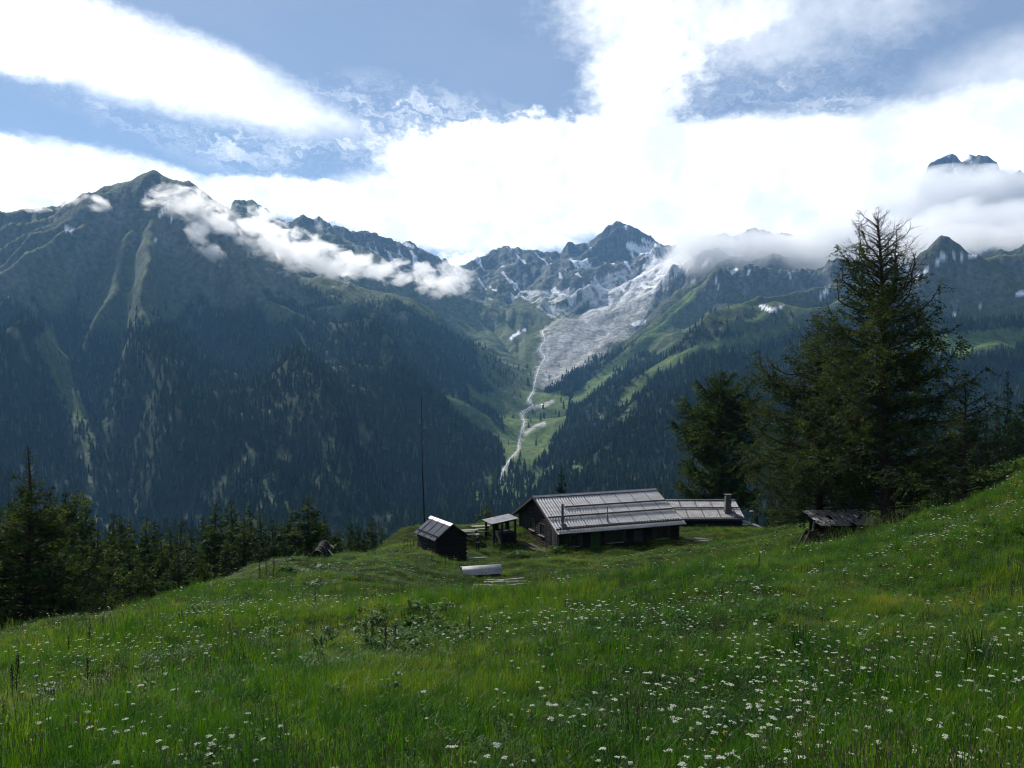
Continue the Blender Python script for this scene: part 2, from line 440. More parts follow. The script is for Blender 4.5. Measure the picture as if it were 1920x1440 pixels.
Zg = cap_all(Zg)
for poly, wid in CRESTS:
    pl = np.array(sorted(poly), float)
    for it in range(3):
        X0 = (pl[:, 0] - 960) / F * pl[:, 2]
        cols = np.arange(pl[0, 0], pl[-1, 0], 3.0)
        ty = np.interp(cols, pl[:, 0], pl[:, 1]); tD = np.interp(cols, pl[:, 0], pl[:, 2])
        offs = np.linspace(-wid * 0.6, wid * 0.6, 41)
        DD = tD[None, :] + offs[:, None]
        XX = (cols[None, :] - 960) / F * DD
        zz = bil(Zg, GX0, GY0, GS, XX, DD)
        e = (zz / DD).max(0)
        dz = ((HZ - ty) / F - e) * tD
        # spread
        ca = GXm / GYm * F + 960
        inside = (ca > pl[0, 0] - 60) & (ca < pl[-1, 0] + 60)
        dcol = np.interp(ca, cols, dz); Dc = np.interp(ca, cols, tD)
        fade = sstep(pl[0, 0] - 60, pl[0, 0], ca) * sstep(pl[-1, 0] + 60, pl[-1, 0], ca)
        Zg = Zg + np.where(inside, dcol * fade * np.exp(-((GYm - Dc) / wid) ** 2), 0)

def dip(Z, poly, lo, hi, off, wid, dep):
    pl = np.array(sorted(poly), float); ca = GXm / GYm * F + 960
    Dc = np.interp(ca, pl[:, 0], pl[:, 2])
    return Z - dep * sstep(lo, lo + 80, ca) * sstep(hi, hi - 80, ca) * np.exp(-((GYm - Dc - off) / wid) ** 2)
Zg = cap_all(Zg)
Zg = dip(Zg, CRESTS[0][0], 400, 920, 360, 200, 200)
Zg = dip(Zg, CRESTS[3][0], 1080, 1620, 190, 120, 60)
Zg = dip(Zg, CRESTS[4][0], 1680, 2100, 300, 170, 50)

def far_height(x, y):
    z = cub(Zg, GX0, GY0, GS, x, y)
    r = sstep(500, 1300, y) * (1 - 0.6 * bil(apron, GX0, GY0, GS, x, y))
    hi = sstep(150, 500, z) * (1 - 0.5 * sstep(3400, 3000, y))
    z = z + r * (ridged(x, y, 130, 4, 41, 0.55) - 0.9) * (3.5 + 11.0 * hi)
    z = z + r * fbm(x, y, 34, 3, 51) * (2.0 + 6.5 * hi)
    return z

# ------------------------------------------------------------------ near meadow
def near_pts():
    L = [(0,0,-1.65),(0,-6,-0.2),(-8,-6,-1.8),(8,-6,1.2)]
    for p in [(960,1440,7.2),(0,1440,8),(1920,1440,6.2),(960,1300,11.5),(0,1300,14),(1920,1300,9),(960,1200,16.5),(0,1250,20),
              (500,1200,19),(1920,1150,14),(1920,1000,22),(1920,900,40),(1920,862,58),(1500,1200,14.5),(1500,1100,21),(1500,1050,28),
              (1600,1022,40),(1670,1003,50),(1810,966,46),(960,1130,24),(1130,1102,24),(1300,1074,25),(770,1180,19),(660,1130,25),(480,1140,28),
              (960,1172,36),(1130,1142,34),(1300,1100,38),(660,1128,40),(940,1103,56),(900,1078,62),(1040,1044,77),(1280,1020,83),
              (830,1047,72),(895,1036,80),(1450,1012,75),(1330,994,96),(1100,1062,66),(1250,1068,56),(1400,1055,46),(1550,1010,55),
              (740,1004,84),(900,985,95),(1000,984,99),(600,1052,68),(600,1066,64),(440,1084,55),(250,1144,42),(100,1182,36),(0,1205,32),(-300,1290,24)]:
        L.append(P3(*p))
    def q(px, D, z): L.append(((px - 960) / F * D, D, z))
    q(740,100,-27); q(900,112,-29); q(600,84,-27); q(440,71,-25); q(250,58,-23); q(0,48,-21); q(-300,40,-19); q(1150,118,-31); q(1330,122,-31)
    q(1500,100,-20); q(1700,90,-16); q(1920,84,-12.5); q(2200,60,-2.5); q(2200,30,-2.6); q(1920,30,-4.75); q(2300,100,-3)
    L.extend([(-80,150,-62),(0,150,-58),(60,150,-46),(110,150,-26),(-70,90,-44),(-60,60,-34),(-40,30,-19),(150,130,0)])
    return L
_near = TPS(near_pts(), lam=0.00002, unit=30.0)
def near_base(x, y):
    return _near(x, y)
NX0, NX1, NY0, NY1, NS = -110.0, 150.0, -10.0, 165.0, 1.0
_nx, _ny = np.meshgrid(np.arange(NX0, NX1 + NS, NS), np.arange(NY0, NY1 + NS, NS))
_nz = near_base(_nx, _ny)
def near_height(x, y):
    x = np.asarray(x, float); y = np.asarray(y, float)
    z = cub(_nz, NX0, NY0, NS, x, y)
    d = np.hypot(x, y)
    return z + fbm(x, y, 7.0, 3, 61) * np.clip(d * 0.02, 0.05, 0.75) + fbm(x, y, 1.6, 3, 71) * np.clip(d * 0.004, 0.03, 0.09)
def ground_z(x, y): return float(near_height(np.array([x]), np.array([y]))[0])
def at(px, py, D):
    """ground point in the direction of that photo column at distance D"""
    x = (px - 960) / F * D
    return Vector((x, D, ground_z(x, D)))
# ------------------------------------------------------------------ mountains: mesh and ground cover
def grid_mesh(name, X, Y, Z, mat=None, cols=None):
    ny, nx = X.shape
    co = np.stack([X, Y, Z], -1).reshape(-1, 3).astype(np.float32)
    i = np.arange(ny * nx).reshape(ny, nx)
    q = np.stack([i[:-1, :-1], i[:-1, 1:], i[1:, 1:], i[1:, :-1]], -1).reshape(-1, 4).astype(np.int32)
    me = bpy.data.meshes.new(name)
    me.vertices.add(len(co)); me.vertices.foreach_set('co', co.ravel())
    me.loops.add(q.size); me.loops.foreach_set('vertex_index', q.ravel())
    me.polygons.add(len(q)); me.polygons.foreach_set('loop_start', np.arange(0, q.size, 4, dtype=np.int32))
    me.polygons.foreach_set('use_smooth', np.ones(len(q), dtype=bool))
    me.update(calc_edges=True)
    if cols is not None:
        a = me.color_attributes.new('col', 'FLOAT_COLOR', 'POINT')
        a.data.foreach_set('color', np.concatenate([cols.reshape(-1, 3), np.ones((len(co), 1))], 1).astype(np.float32).ravel())
    if mat: me.materials.append(mat)
    o = bpy.data.objects.new(name, me); COL.objects.link(o)
    return o

def pdist(px, py, line):
    return seg_dist(px, py, line)[0]

MEADOWS = [([(828,728),(905,775),(968,828),(962,850),(905,815),(850,768)], 1500, 2700), ([(875,720),(915,752),(905,768),(880,750)], 1500, 2900),
           ([(900,740),(960,725),(1010,735),(1070,745),(1062,790),(1020,860),(975,895),(935,880),(950,840),(945,800)], 1450, 3300),
           ([(880,905),(940,885),(1010,880),(1080,862),(1095,880),(1020,915),(960,960),(880,965)], 900, 1750),
           ([(1070,745),(1180,650),(1290,545),(1310,552),(1230,640),(1130,725),(1080,765)], 2200, 4500),
           ([(1170,765),(1230,705),(1300,668),(1420,652),(1500,615),(1530,600),(1525,585),(1420,622),(1320,640),(1230,680),(1160,745)], 1900, 2900),
           ([(1700,640),(1800,622),(1930,612),(1930,655),(1800,668),(1720,672)], 1200, 2400),
           ([(60,640),(100,610),(150,740),(178,820),(155,815),(110,730)], 1300, 2300), ([(140,755),(170,765),(188,850),(165,840)], 1000, 1700)]
GREENS = [([(200,470),(320,470),(400,520),(330,600),(230,620),(140,590)], 1800, 2700), ([(50,490),(120,480),(140,545),(60,555)], 2000, 2700),
          ([(700,500),(830,585),(880,640),(840,620),(740,560)], 2700, 3400), ([(900,640),(960,620),(1000,700),(960,720)], 2700, 4000),
          ([(885,640),(1000,630),(1015,740),(960,765),(905,715)], 2400, 3900), ([(1330,620),(1420,590),(1560,560),(1560,600),(1420,625)], 2200, 3300)]
SLABS = [(1008,625),(1060,590),(1075,560),(1130,520),(1190,500),(1235,462),(1300,462),(1320,495),(1262,528),(1240,560),(1195,600),(1150,642),(1100,690),(1062,722),(1000,748),(992,715),(1012,665)]
ICE = [(960,545),(1060,545),(1120,525),(1190,495),(1235,462),(1310,462),(1300,500),(1255,528),(1238,556),(1200,560),(1150,545),(1090,565),(1040,600),(1000,570)]
SNOWS = [([(128,428),(137,430)],4),([(273,372),(278,366)],3),([(300,408),(308,396),(316,388)],2.5),([(322,412),(330,402)],2),([(292,452),(294,450)],2),
         ([(1425,573),(1440,580),(1455,579),(1468,573)],2.6),([(1540,552),(1550,545)],4),([(1188,608),(1208,602)],4),
         ([(1764,484),(1776,478),(1800,482),(1822,480),(1850,463),(1875,450)],3.2),([(1716,524),(1722,518)],3),([(1733,508),(1741,500)],3),([(1750,497),(1758,493)],2.6),
         ([(1908,552),(1925,550)],5),([(1834,571),(1845,568)],3),([(1788,594),(1799,596)],3),([(1318,500),(1324,490)],3),([(1372,512),(1380,506)],3),([(1402,512),(1404,508)],3),([(1342,526),(1346,538)],2),
         ([(958,634),(972,624),(984,618)],2.4),([(1180,462),(1200,470),(1215,468)],7),([(1205,452),(1235,462)],3),([(760,457),(775,463)],3),([(483,393),(487,396)],2)]
STREAM = [(1062,588),(1040,605),(1016,622),(1022,640),(1012,655),(1022,672),(1010,692),(1004,712),(1000,735),(990,752),(1000,762),(976,776),(984,792),(978,808),(974,826),(972,846),(960,858),(945,880),(938,902)]
BRANCH = [[(1000,764),(1020,760),(1036,752)], [(986,812),(1004,800),(1020,794)], [(1098,560),(1078,580),(1062,588)],[(1022,640),(1028,655),(1022,672)]]

# the fan of vertices reaches well past both sides of the picture
pxs = np.concatenate([np.arange(-1500, -60, 14.0), np.arange(-60, 1980, 1.7), np.arange(1980, 3400, 14.0)])
rows = [112.0]
while rows[-1] < 7000: rows.append(rows[-1] + max(2.2, min(rows[-1] * 0.0056, 13.0)))
Drow = np.array(rows)
FX = (pxs[None, :] - 960) / F * Drow[:, None]
FY = np.repeat(Drow[:, None], len(pxs), 1)
FX = np.clip(FX, GX0 + 40, GX1 - 60)
FZ = far_height(FX, FY)
ridge_ = None
# where are the meadows, the woods, the rock, the snow
def cover(x, y, z, nz):
    """weights of each ground cover; nz = upward part of the normal"""
    u = x / y * F + 960; v = HZ - z / y * F
    n1 = fbm(x, y, 260, 4, 81); n2 = fbm(x, y, 60, 4, 91); n3 = fbm(x, y, 17, 3, 95)
    ju = u + 900 / y * 12 * n2 + 3 * n3; jv = v + 900 / y * 12 * n3
    treeline = 175 + 170 * n1 + 60 * n2 - 90 * sstep(2900, 3500, y) - 0.02 * (x + 600) + 75 * sstep(420, 520, u) * sstep(930, 860, u) * (y < 3250) + 70 * sstep(900, 1500, x)
    forest = sstep(35, -35, z - treeline) * sstep(3700, 3200, y)
    meadow = np.zeros(x.shape)
    for poly, d0, d1 in MEADOWS: meadow = np.maximum(meadow, inpoly(ju, jv, poly) & (y > d0) & (y < d1))
    green = np.zeros(x.shape)
    for poly, d0, d1 in GREENS: green = np.maximum(green, inpoly(ju, jv, poly) & (y > d0) & (y < d1))
    slab = sstep(0.22, 0.85, bil(apron, GX0, GY0, GS, x, y) + 0.5 * n2 + .3 * n3)
    ice = np.maximum((inpoly(ju, jv, ICE) & (y > 3600)) * 0.6, sstep(4100, 4500, y) * slab)
    st = pdist(u + 2.5 * n3, v, STREAM); bed = sstep(5, 1.5, st + 5 * n3) * (y > 1350)
    for b in BRANCH: bed = np.maximum(bed, sstep(5, 2, pdist(u, v, b) + 2 * n3) * (y > 1500))
    snow = np.zeros(x.shape)
    for line, w in SNOWS:
        hit = (np.abs(u - line[0][0]) < 160); q = np.zeros(x.shape)
        if hit.any(): q[hit] = sstep(w + 0.8, w - 0.8, pdist(u[hit], v[hit], line) + 1.8 * n3[hit] + 1.5 * n2[hit])
        snow = np.maximum(snow, q * (y > 1900))
    couloir = fbm(x * 1.0 + 0.45 * y, y * 0.28, 75, 4, 101)
    snow = np.maximum(snow, sstep(0.30, 0.38, couloir + 0.25 * n1) * sstep(3900, 4400, y) * sstep(330, 480, z) * sstep(0.42, 0.6, nz))
    snow = np.maximum(snow, sstep(0.52, 0.58, couloir + 0.1 * n1) * sstep(3000, 3300, y) * sstep(1150, 1300, u) * sstep(330, 480, z))
    rav = np.zeros(x.shape)
    for poly, dep, wid in gullies[:5]:
        d, t = seg_dist(x, y, [P3(*p)[:2] for p in poly])
        rav = np.maximum(rav, sstep(wid * 0.28, wid * 0.05, d + 22 * n3 + 16 * n2) * (1.0 if dep > 30 else 0.22))
    forest = forest * (1 - meadow * (y > 1750)) * (1 - .7 * meadow) * (1 - np.clip(slab + bed + rav * 1.2, 0, 1))
    forest = np.where(green > 0, forest * 0.12, forest)
    forest = forest * (1 - 0.8 * sstep(0.46, 0.6, n2 + 0.4 * n1))
    _sp = np.array(sorted(CRESTS[0][0]), float); _dc = np.interp(u, _sp[:, 0], _sp[:, 2])
    behind = sstep(40, 150, y - _dc) * (u > 430) * (u < 985) * sstep(4300, 3900, y)
    forest = forest * (1 - 0.93 * behind)
    forest = forest * (1 - (dT_at(x, y) < 45 + 40 * n2) * (y > 1900))
    return dict(u=u, v=v, n1=n1, n2=n2, n3=n3, forest=forest, meadow=meadow, green=green, slab=slab, ice=ice, bed=bed, snow=snow, rav=rav, behind=behind)
_dTb = dT
def dT_at(x, y): return bil(_dTb, GX0, GY0, GS, x, y)
gyx = np.gradient(FZ, axis=1) / np.maximum(np.gradient(FX, axis=1), .5)
gyy = np.gradient(FZ, axis=0) / np.gradient(FY, axis=0)
NZ = 1 / np.sqrt(1 + gyx ** 2 + (gyy) ** 2)
cv = cover(FX, FY, FZ, NZ)
def C(r, g, b): return np.array([r, g, b])
def lerp(a, b, w): return a + (b - a) * np.clip(w, 0, 1)[..., None]
grassc = lerp(C(.055, .085, .030), C(.095, .105, .045), 0.5 + cv['n2'])
rockc = lerp(C(.075, .085, .08), C(.16, .165, .155), 0.5 + cv['n3'] * 0.9 + cv['n2'] * 0.5)
rockiness = sstep(250 + 170 * (FY < 3000) * (cv['u'] < 900), 620 + 250 * (FY < 3000) * (cv['u'] < 900), FZ + 220 * cv['n1'] + 120 * cv['n2']) * 0.75 + sstep(0.78, 0.6, NZ) * 0.6 * sstep(60, 300, FZ)
colr = lerp(grassc, rockc, rockiness)
colr = lerp(colr, C(.14, .145, .12), cv['rav'] * (0.5 + cv['n3']))
colr = lerp(colr, lerp(C(.070, .12, .030), C(.11, .145, .045), .5 + cv['n3']), cv['meadow'] * (0.85 + cv['n2']))
colr = lerp(colr, lerp(C(.08, .098, .042), C(.062, .09, .032), .5 + cv['n2']), cv['green'] * 0.45 * (1 + 2 * cv['n2']))
colr = lerp(colr, lerp(C(.085, .12, .05), C(.15, .16, .12), .4 + cv['n2'] + cv['n3']), cv['behind'] * 0.7 * (cv['snow'] < .5))  # slopes behind the spur painted lighter, standing in for thicker haze
colr = lerp(colr, C(.014, .026, .013), cv['forest'] * 0.92)
streak = fbm((FX * .46 + FY * .89) * 0.16, FX * .89 - FY * .46 + 18 * cv['n3'] + 30 * cv['n2'], 42, 5, 111)
slabc = lerp(C(.18, .178, .172), C(.44, .43, .41), 0.45 + 1.1 * streak + 0.6 * cv['n3'])
slabc = lerp(slabc, C(.12, .14, .09), sstep(0.1, 0.4, cv['n2'] + 0.4 * streak) * 0.5)
colr = lerp(colr, slabc, cv['slab'])
icec = lerp(C(.50, .50, .51), C(.80, .80, .80), 0.5 + 1.0 * streak + .4 * cv['n3'])
colr = lerp(colr, icec, cv['ice'] * sstep(-0.28, 0.05, cv['n2'] + streak * 0.6))
colr = lerp(colr, C(.42, .41, .38), cv['bed'] * 0.85)
colr = lerp(colr, C(.80, .81, .84), cv['snow'])

m_mount, t, out = new_mat('mountain_ground')
at_ = t.add('ShaderNodeAttribute', attribute_name='col')
geo = t.add('ShaderNodeNewGeometry')
nz_ = t.noise(geo.outputs['Position'], 0.06, 6, 0.65)
nzb = t.noise(geo.outputs['Position'], 0.022, 7, 0.7)
colm = t.mix(1.0, at_.outputs['Color'], t.ramp(nz_, [(0.3, (0.55, 0.56, 0.58)), (0.5, (1, 1, 1)), (0.72, (1.5, 1.48, 1.42))]), 'MULTIPLY')
bs = t.add('ShaderNodeBsdfPrincipled')
t.put(bs.inputs['Base Color'], colm); bs.inputs['Roughness'].default_value = 0.95; bs.inputs['Specular IOR Level'].default_value = 0.1
bp = t.add('ShaderNodeBump'); bp.inputs['Strength'].default_value = 0.9; bp.inputs['Distance'].default_value = 14.0
t.put(bp.inputs['Height'], nzb); t.l.new(bp.outputs[0], bs.inputs['Normal'])
t.l.new(bs.outputs[0], out.inputs[0])
mount = grid_mesh('mountains', FX, FY, FZ, m_mount, np.clip(colr, 0.01, 0.9))
tag(mount, kind='structure')

# stream: a narrow ribbon on its gravel bed; its white paints foam and sun glitter
def raycast_px(u, v, d0=900, d1=6500):
    D = np.arange(d0, d1, 6.0); x = (u - 960) / F * D
    z = far_height(x, D); py = HZ - z / D * F
    k = np.nonzero(py <= v)[0]
    j = k[0] if len(k) else len(D) - 1
    return (x[j], D[j], z[j])
def ribbon(name, lines, wpx, mat):
    bm = bmesh.new(); rnd = random.Random(5)
    for li, line in enumerate(lines):
        pts = []
        for (a, b) in zip(line[:-1], line[1:]):
            n = max(2, int(math.hypot(b[0] - a[0], b[1] - a[1]) / 2.5))
            for k in range(n): pts.append((a[0] + (b[0] - a[0]) * k / n + rnd.uniform(-.9, .9), a[1] + (b[1] - a[1]) * k / n))
        prev = None
        for (u, v) in pts:
            x, D, z = raycast_px(u, v, 1350)
            w = wpx * D / F * rnd.uniform(0.4, 1.2)
            L = (x - w, D); R = (x + w, D)
            vl = bm.verts.new((L[0], D, float(far_height(np.array([L[0]]), np.array([D]))[0]) + 2.2))
            vr = bm.verts.new((R[0], D, float(far_height(np.array([R[0]]), np.array([D]))[0]) + 2.2))
            if prev and abs(prev[2] - D) < 120: bm.faces.new((prev[0], prev[1], vr, vl))
            prev = (vl, vr, D)
    me = bpy.data.meshes.new(name); bm.to_mesh(me); bm.free(); me.materials.append(mat)
    o = bpy.data.objects.new(name, me); COL.objects.link(o); return o
m_water, t, out = new_mat('foam_glitter')
bs = t.add('ShaderNodeBsdfPrincipled'); bs.inputs['Base Color'].default_value = (.75, .78, .78, 1); bs.inputs['Roughness'].default_value = 0.35
t.l.new(bs.outputs[0], out.inputs[0])
stream = tag(ribbon('stream', [STREAM[2:]] + BRANCH[:2], 0.6, m_water), kind='structure')

# ------------------------------------------------------------------ the woods on the slopes
def leaf_mat(name, c1, c2, trans=0.35, rough=0.7, obj_random=True, c3=None, scale=3.0):
    m, t, out = new_mat(name)
    info = t.add('ShaderNodeObjectInfo'); geo = t.add('ShaderNodeNewGeometry')
    n = t.noise(geo.outputs['Position'], scale, 3, 0.6)
    f = t.math('ADD', t.math('MULTIPLY', info.outputs['Random'], 0.6), t.math('MULTIPLY', n, 0.5)) if obj_random else t.rng(n, 0.3, 0.7)
    stops = [(0.15, c1), (0.85, c2)] if c3 is None else [(0.15, c1), (0.7, c2), (0.92, c3)]
    col = t.ramp(f, stops)
    d = t.add('ShaderNodeBsdfPrincipled'); t.put(d.inputs['Base Color'], col); d.inputs['Roughness'].default_value = rough
    d.inputs['Specular IOR Level'].default_value = 0.12
    tr = t.add('ShaderNodeBsdfTranslucent'); t.put(tr.inputs['Color'], t.mix(1.0, col, (1.5, 1.35, 0.55, 1), 'MULTIPLY'))
    mx = t.add('ShaderNodeMixShader'); mx.inputs[0].default_value = trans
    t.l.new(d.outputs[0], mx.inputs[1]); t.l.new(tr.outputs[0], mx.inputs[2]); t.l.new(mx.outputs[0], out.inputs[0])
    return m
m_farspruce = leaf_mat('far_spruce', (.007, .018, .008), (.024, .048, .016), 0.15, 0.8, True, (.09, .13, .045), 0.012)

def raw_mesh(name, verts, faces, mats=(), smooth=False, midx=None):
    me = bpy.data.meshes.new(name); me.from_pydata(verts, [], faces)
    for m in mats: me.materials.append(m)
    if midx is not None: me.polygons.foreach_set('material_index', midx)
    if smooth: me.polygons.foreach_set('use_smooth', [True] * len(faces))
    me.update(); return me
def far_tree_mesh(seed, slim):
    r = random.Random(seed); V = []; Fc = []
    lv = 9
    for k in range(lv):
        z0 = 0.05 + k * 0.102; z1 = z0 + 0.21 - 0.006 * k
        R = (0.215 - 0.0215 * k) * slim * r.uniform(.8, 1.2); n = 16
        top = len(V); V.append((r.uniform(-.012, .012), r.uniform(-.012, .012), min(z1, 1.0)))
        o = len(V)
        for j in range(n):
            a = 2 * math.pi * (j + r.uniform(-.3, .3)) / n; q = R * r.uniform(.75, 1.25) * (1.0 if j % 2 else 0.5)
            V.append((q * math.cos(a), q * math.sin(a), z0 + r.uniform(-.03, .03) + (0.0 if j % 2 else 0.05)))
        for j in range(n): Fc.append((top, o + j, o + (j + 1) % n))
    return raw_mesh('far_conifer', V, Fc, [m_farspruce])

def scatter_object(name, pts, scales, protos, rnds=None, tilt=0.0):
    """one object: instances of a few small meshes on a cloud of points"""
    me = bpy.data.meshes.new(name)
    me.vertices.add(len(pts)); me.vertices.foreach_set('co', np.asarray(pts, np.float32).ravel())
    rs = np.random.RandomState(3)
    a = me.attributes.new('scl', 'FLOAT_VECTOR', 'POINT'); a.data.foreach_set('vector', np.asarray(scales, np.float32).ravel())
    rot = np.stack([rs.randn(len(pts)) * tilt, rs.randn(len(pts)) * tilt, rs.rand(len(pts)) * 6.283], 1).astype(np.float32)
    a = me.attributes.new('rot', 'FLOAT_VECTOR', 'POINT'); a.data.foreach_set('vector', rot.ravel())
    a = me.attributes.new('pick', 'INT', 'POINT'); a.data.foreach_set('value', (rs.randint(0, len(protos), len(pts)) if rnds is None else rnds).astype(np.int32))
    o = bpy.data.objects.new(name, me); COL.objects.link(o)
    ng = bpy.data.node_groups.new(name + '_scatter', 'GeometryNodeTree')
    ng.interface.new_socket('Geometry', in_out='INPUT', socket_type='NodeSocketGeometry')
    ng.interface.new_socket('Geometry', in_out='OUTPUT', socket_type='NodeSocketGeometry')
    N = ng.nodes; L = ng.links
    gi = N.new('NodeGroupInput'); go = N.new('NodeGroupOutput')
    jn = N.new('GeometryNodeJoinGeometry')
    for p in reversed(protos):
        po = bpy.data.objects.new(name + '_source', p)      # never linked to the scene
        oi = N.new('GeometryNodeObjectInfo'); oi.inputs['Object'].default_value = po; oi.inputs['As Instance'].default_value = True
        L.new(oi.outputs['Geometry'], jn.inputs[0])
    ip = N.new('GeometryNodeInstanceOnPoints')
    L.new(gi.outputs[0], ip.inputs['Points']); L.new(jn.outputs[0], ip.inputs['Instance'])
    ip.inputs['Pick Instance'].default_value = True
    def attr(nm, typ):
        n = N.new('GeometryNodeInputNamedAttribute'); n.data_type = typ; n.inputs['Name'].default_value = nm
        return n.outputs[0]
    L.new(attr('pick', 'INT'), ip.inputs['Instance Index'])
    L.new(attr('rot', 'FLOAT_VECTOR'), ip.inputs['Rotation']); L.new(attr('scl', 'FLOAT_VECTOR'), ip.inputs['Scale'])
    L.new(ip.outputs[0], go.inputs[0])
    md = o.modifiers.new('scatter', 'NODES'); md.node_group = ng
    return o

rs = np.random.RandomState(11)
tp = []
for (d0, d1, area) in [(330, 900, 70), (900, 1600, 78), (1600, 2300, 85), (2300, 3600, 110)]:
    x0, x1 = -0.80 * d1, 0.80 * d1
    n = int((x1 - x0) * (d1 - d0) / area)
    x = rs.uniform(x0, x1, n); y = rs.uniform(d0, d1, n)
    k = np.abs(x) < 0.80 * y; x, y = x[k], y[k]
    z = far_height(x, y)
    c = cover(x, y, z, np.ones(x.shape))
    keep = rs.rand(len(x)) < c['forest'] * 0.93 + 0.012 * (z < 250) * (y < 3200) * (c['slab'] < .5) * (c['bed'] < .3)
    tp.append(np.stack([x[keep], y[keep], z[keep]], 1))
tp = np.concatenate(tp)
# leave out trees that stand behind a hill: horizon of the ground, column by column
va = (HZ - FZ / FY * F) ; hmin = np.minimum.accumulate(va, axis=0)
ci = np.clip(np.searchsorted(pxs, tp[:, 0] / tp[:, 1] * F + 960), 0, len(pxs) - 1); ri = np.clip(np.searchsorted(Drow, tp[:, 1]), 0, len(Drow) - 1)
vis = (HZ - (tp[:, 2] + 30) / tp[:, 1] * F) < hmin[ri, ci] + 12
tp = tp[vis]
n1 = fbm(tp[:, 0], tp[:, 1], 60, 3, 121)
hgt = (22 + 8 * n1) * rs.uniform(0.6, 1.25, len(tp)) * (1 - 0.35 * sstep(60, 260, tp[:, 2]))
scl = np.stack([hgt * rs.uniform(.8, 1.25, len(tp)), hgt * rs.uniform(.8, 1.25, len(tp)), hgt], 1)
tp[:, 2] -= 0.6
print('far trees', len(tp))
woods = scatter_object('forest', tp, scl, [far_tree_mesh(s, w) for s, w in ((1, .8), (2, 1.0), (3, 1.15), (4, .65))], tilt=0.03)
tag(woods, kind='stuff')

# ------------------------------------------------------------------ the air between here and the mountains
def box_mesh(name, x0, x1, y0, y1, z0, z1, mat):
    V = [(x, y, z) for z in (z0, z1) for y in (y0, y1) for x in (x0, x1)]
    Fc = [(0, 2, 3, 1), (4, 5, 7, 6), (0, 1, 5, 4), (2, 6, 7, 3), (0, 4, 6, 2), (1, 3, 7, 5)]
    me = raw_mesh(name, V, Fc, [mat]); o = bpy.data.objects.new(name, me); COL.objects.link(o); return o
m_haze, t, out = new_mat('haze')
pv = t.add('ShaderNodeVolumePrincipled')
pv.inputs['Color'].default_value = (0.25, 0.56, 1.0, 1); pv.inputs['Density'].default_value = 0.000046
pv.inputs['Anisotropy'].default_value = 0.25
t.l.new(pv.outputs[0], out.inputs['Volume'])
haze = tag(box_mesh('haze', GX0 - 50, GX1 + 50, -150, 7400, -420, 1560, m_haze), kind='stuff')
# ------------------------------------------------------------------ meadow
def nonuni(lo, hi, fine, grow, mid=0.0):
    v = [mid]
    while v[-1] < hi: v.append(v[-1] + fine + grow * abs(v[-1] - mid))
    w = [mid]
    while w[-1] > lo: w.append(w[-1] - fine - grow * abs(w[-1] - mid))
    return np.array(w[1:][::-1] + v)
mxs = nonuni(-108, 148, 0.14, 0.009); mys = nonuni(-8, 163, 0.14, 0.008)
mxs = mxs[(mxs > -108.5) & (mxs < 148)]; mys = mys[(mys > -9) & (mys < 163)]
MX, MY = np.meshgrid(mxs, mys)
MZ = near_height(MX, MY)
m_soil, t, out = new_mat('meadow_ground')
geo = t.add('ShaderNodeNewGeometry')
a = t.noise(geo.outputs['Position'], 0.22, 5, 0.6); b = t.noise(geo.outputs['Position'], 6.0, 6, 0.7)
c = t.ramp(a, [(0.32, (.008, .016, .002)), (0.5, (.016, .026, .003)), (0.68, (.032, .036, .007))])
c = t.mix(1.0, c, t.ramp(b, [(0.35, (.45, .45, .45)), (0.65, (1.5, 1.5, 1.4))]), 'MULTIPLY')
bs = t.add('ShaderNodeBsdfPrincipled'); t.put(bs.inputs['Base Color'], c); bs.inputs['Roughness'].default_value = 1.0; bs.inputs['Specular IOR Level'].default_value = 0.05
bp = t.add('ShaderNodeBump'); bp.inputs['Strength'].default_value = 1.0; bp.inputs['Distance'].default_value = 0.12
t.put(bp.inputs['Height'], b); t.l.new(bp.outputs[0], bs.inputs['Normal']); t.l.new(bs.outputs[0], out.inputs[0])
meadow = tag(grid_mesh('meadow', MX, MY, MZ, m_soil), kind='structure')

def grass_mat():
    m, t, out = new_mat('grass_blades')
    info = t.add('ShaderNodeObjectInfo'); geo = t.add('ShaderNodeNewGeometry')
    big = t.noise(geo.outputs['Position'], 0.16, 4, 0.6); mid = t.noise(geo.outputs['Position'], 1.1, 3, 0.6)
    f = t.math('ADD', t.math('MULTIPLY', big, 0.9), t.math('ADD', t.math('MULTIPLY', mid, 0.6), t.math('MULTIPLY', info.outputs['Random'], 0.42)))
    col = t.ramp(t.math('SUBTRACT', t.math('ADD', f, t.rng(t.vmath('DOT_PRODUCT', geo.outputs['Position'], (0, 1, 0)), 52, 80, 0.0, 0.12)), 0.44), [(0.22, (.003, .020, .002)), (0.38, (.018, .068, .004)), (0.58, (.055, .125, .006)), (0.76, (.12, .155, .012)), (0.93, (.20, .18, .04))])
    d = t.add('ShaderNodeBsdfPrincipled'); t.put(d.inputs['Base Color'], col); d.inputs['Roughness'].default_value = 0.5; d.inputs['Specular IOR Level'].default_value = 0.22
    tr = t.add('ShaderNodeBsdfTranslucent'); t.put(tr.inputs['Color'], t.mix(1.0, col, (1.9, 2.1, 0.5, 1), 'MULTIPLY'))
    mx = t.add('ShaderNodeMixShader'); mx.inputs[0].default_value = 0.38
    t.l.new(d.outputs[0], mx.inputs[1]); t.l.new(tr.outputs[0], mx.inputs[2]); t.l.new(mx.outputs[0], out.inputs[0])
    return m
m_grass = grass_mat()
m_herb = leaf_mat('herb_leaf', (.010, .050, .006), (.040, .105, .010), 0.4, 0.5, True, (.09, .15, .03), 1.2)
m_dock = leaf_mat('dock_leaf', (.018, .060, .006), (.040, .095, .010), 0.35, 0.6, True)
m_umbel, t, out = new_mat('white_umbel')
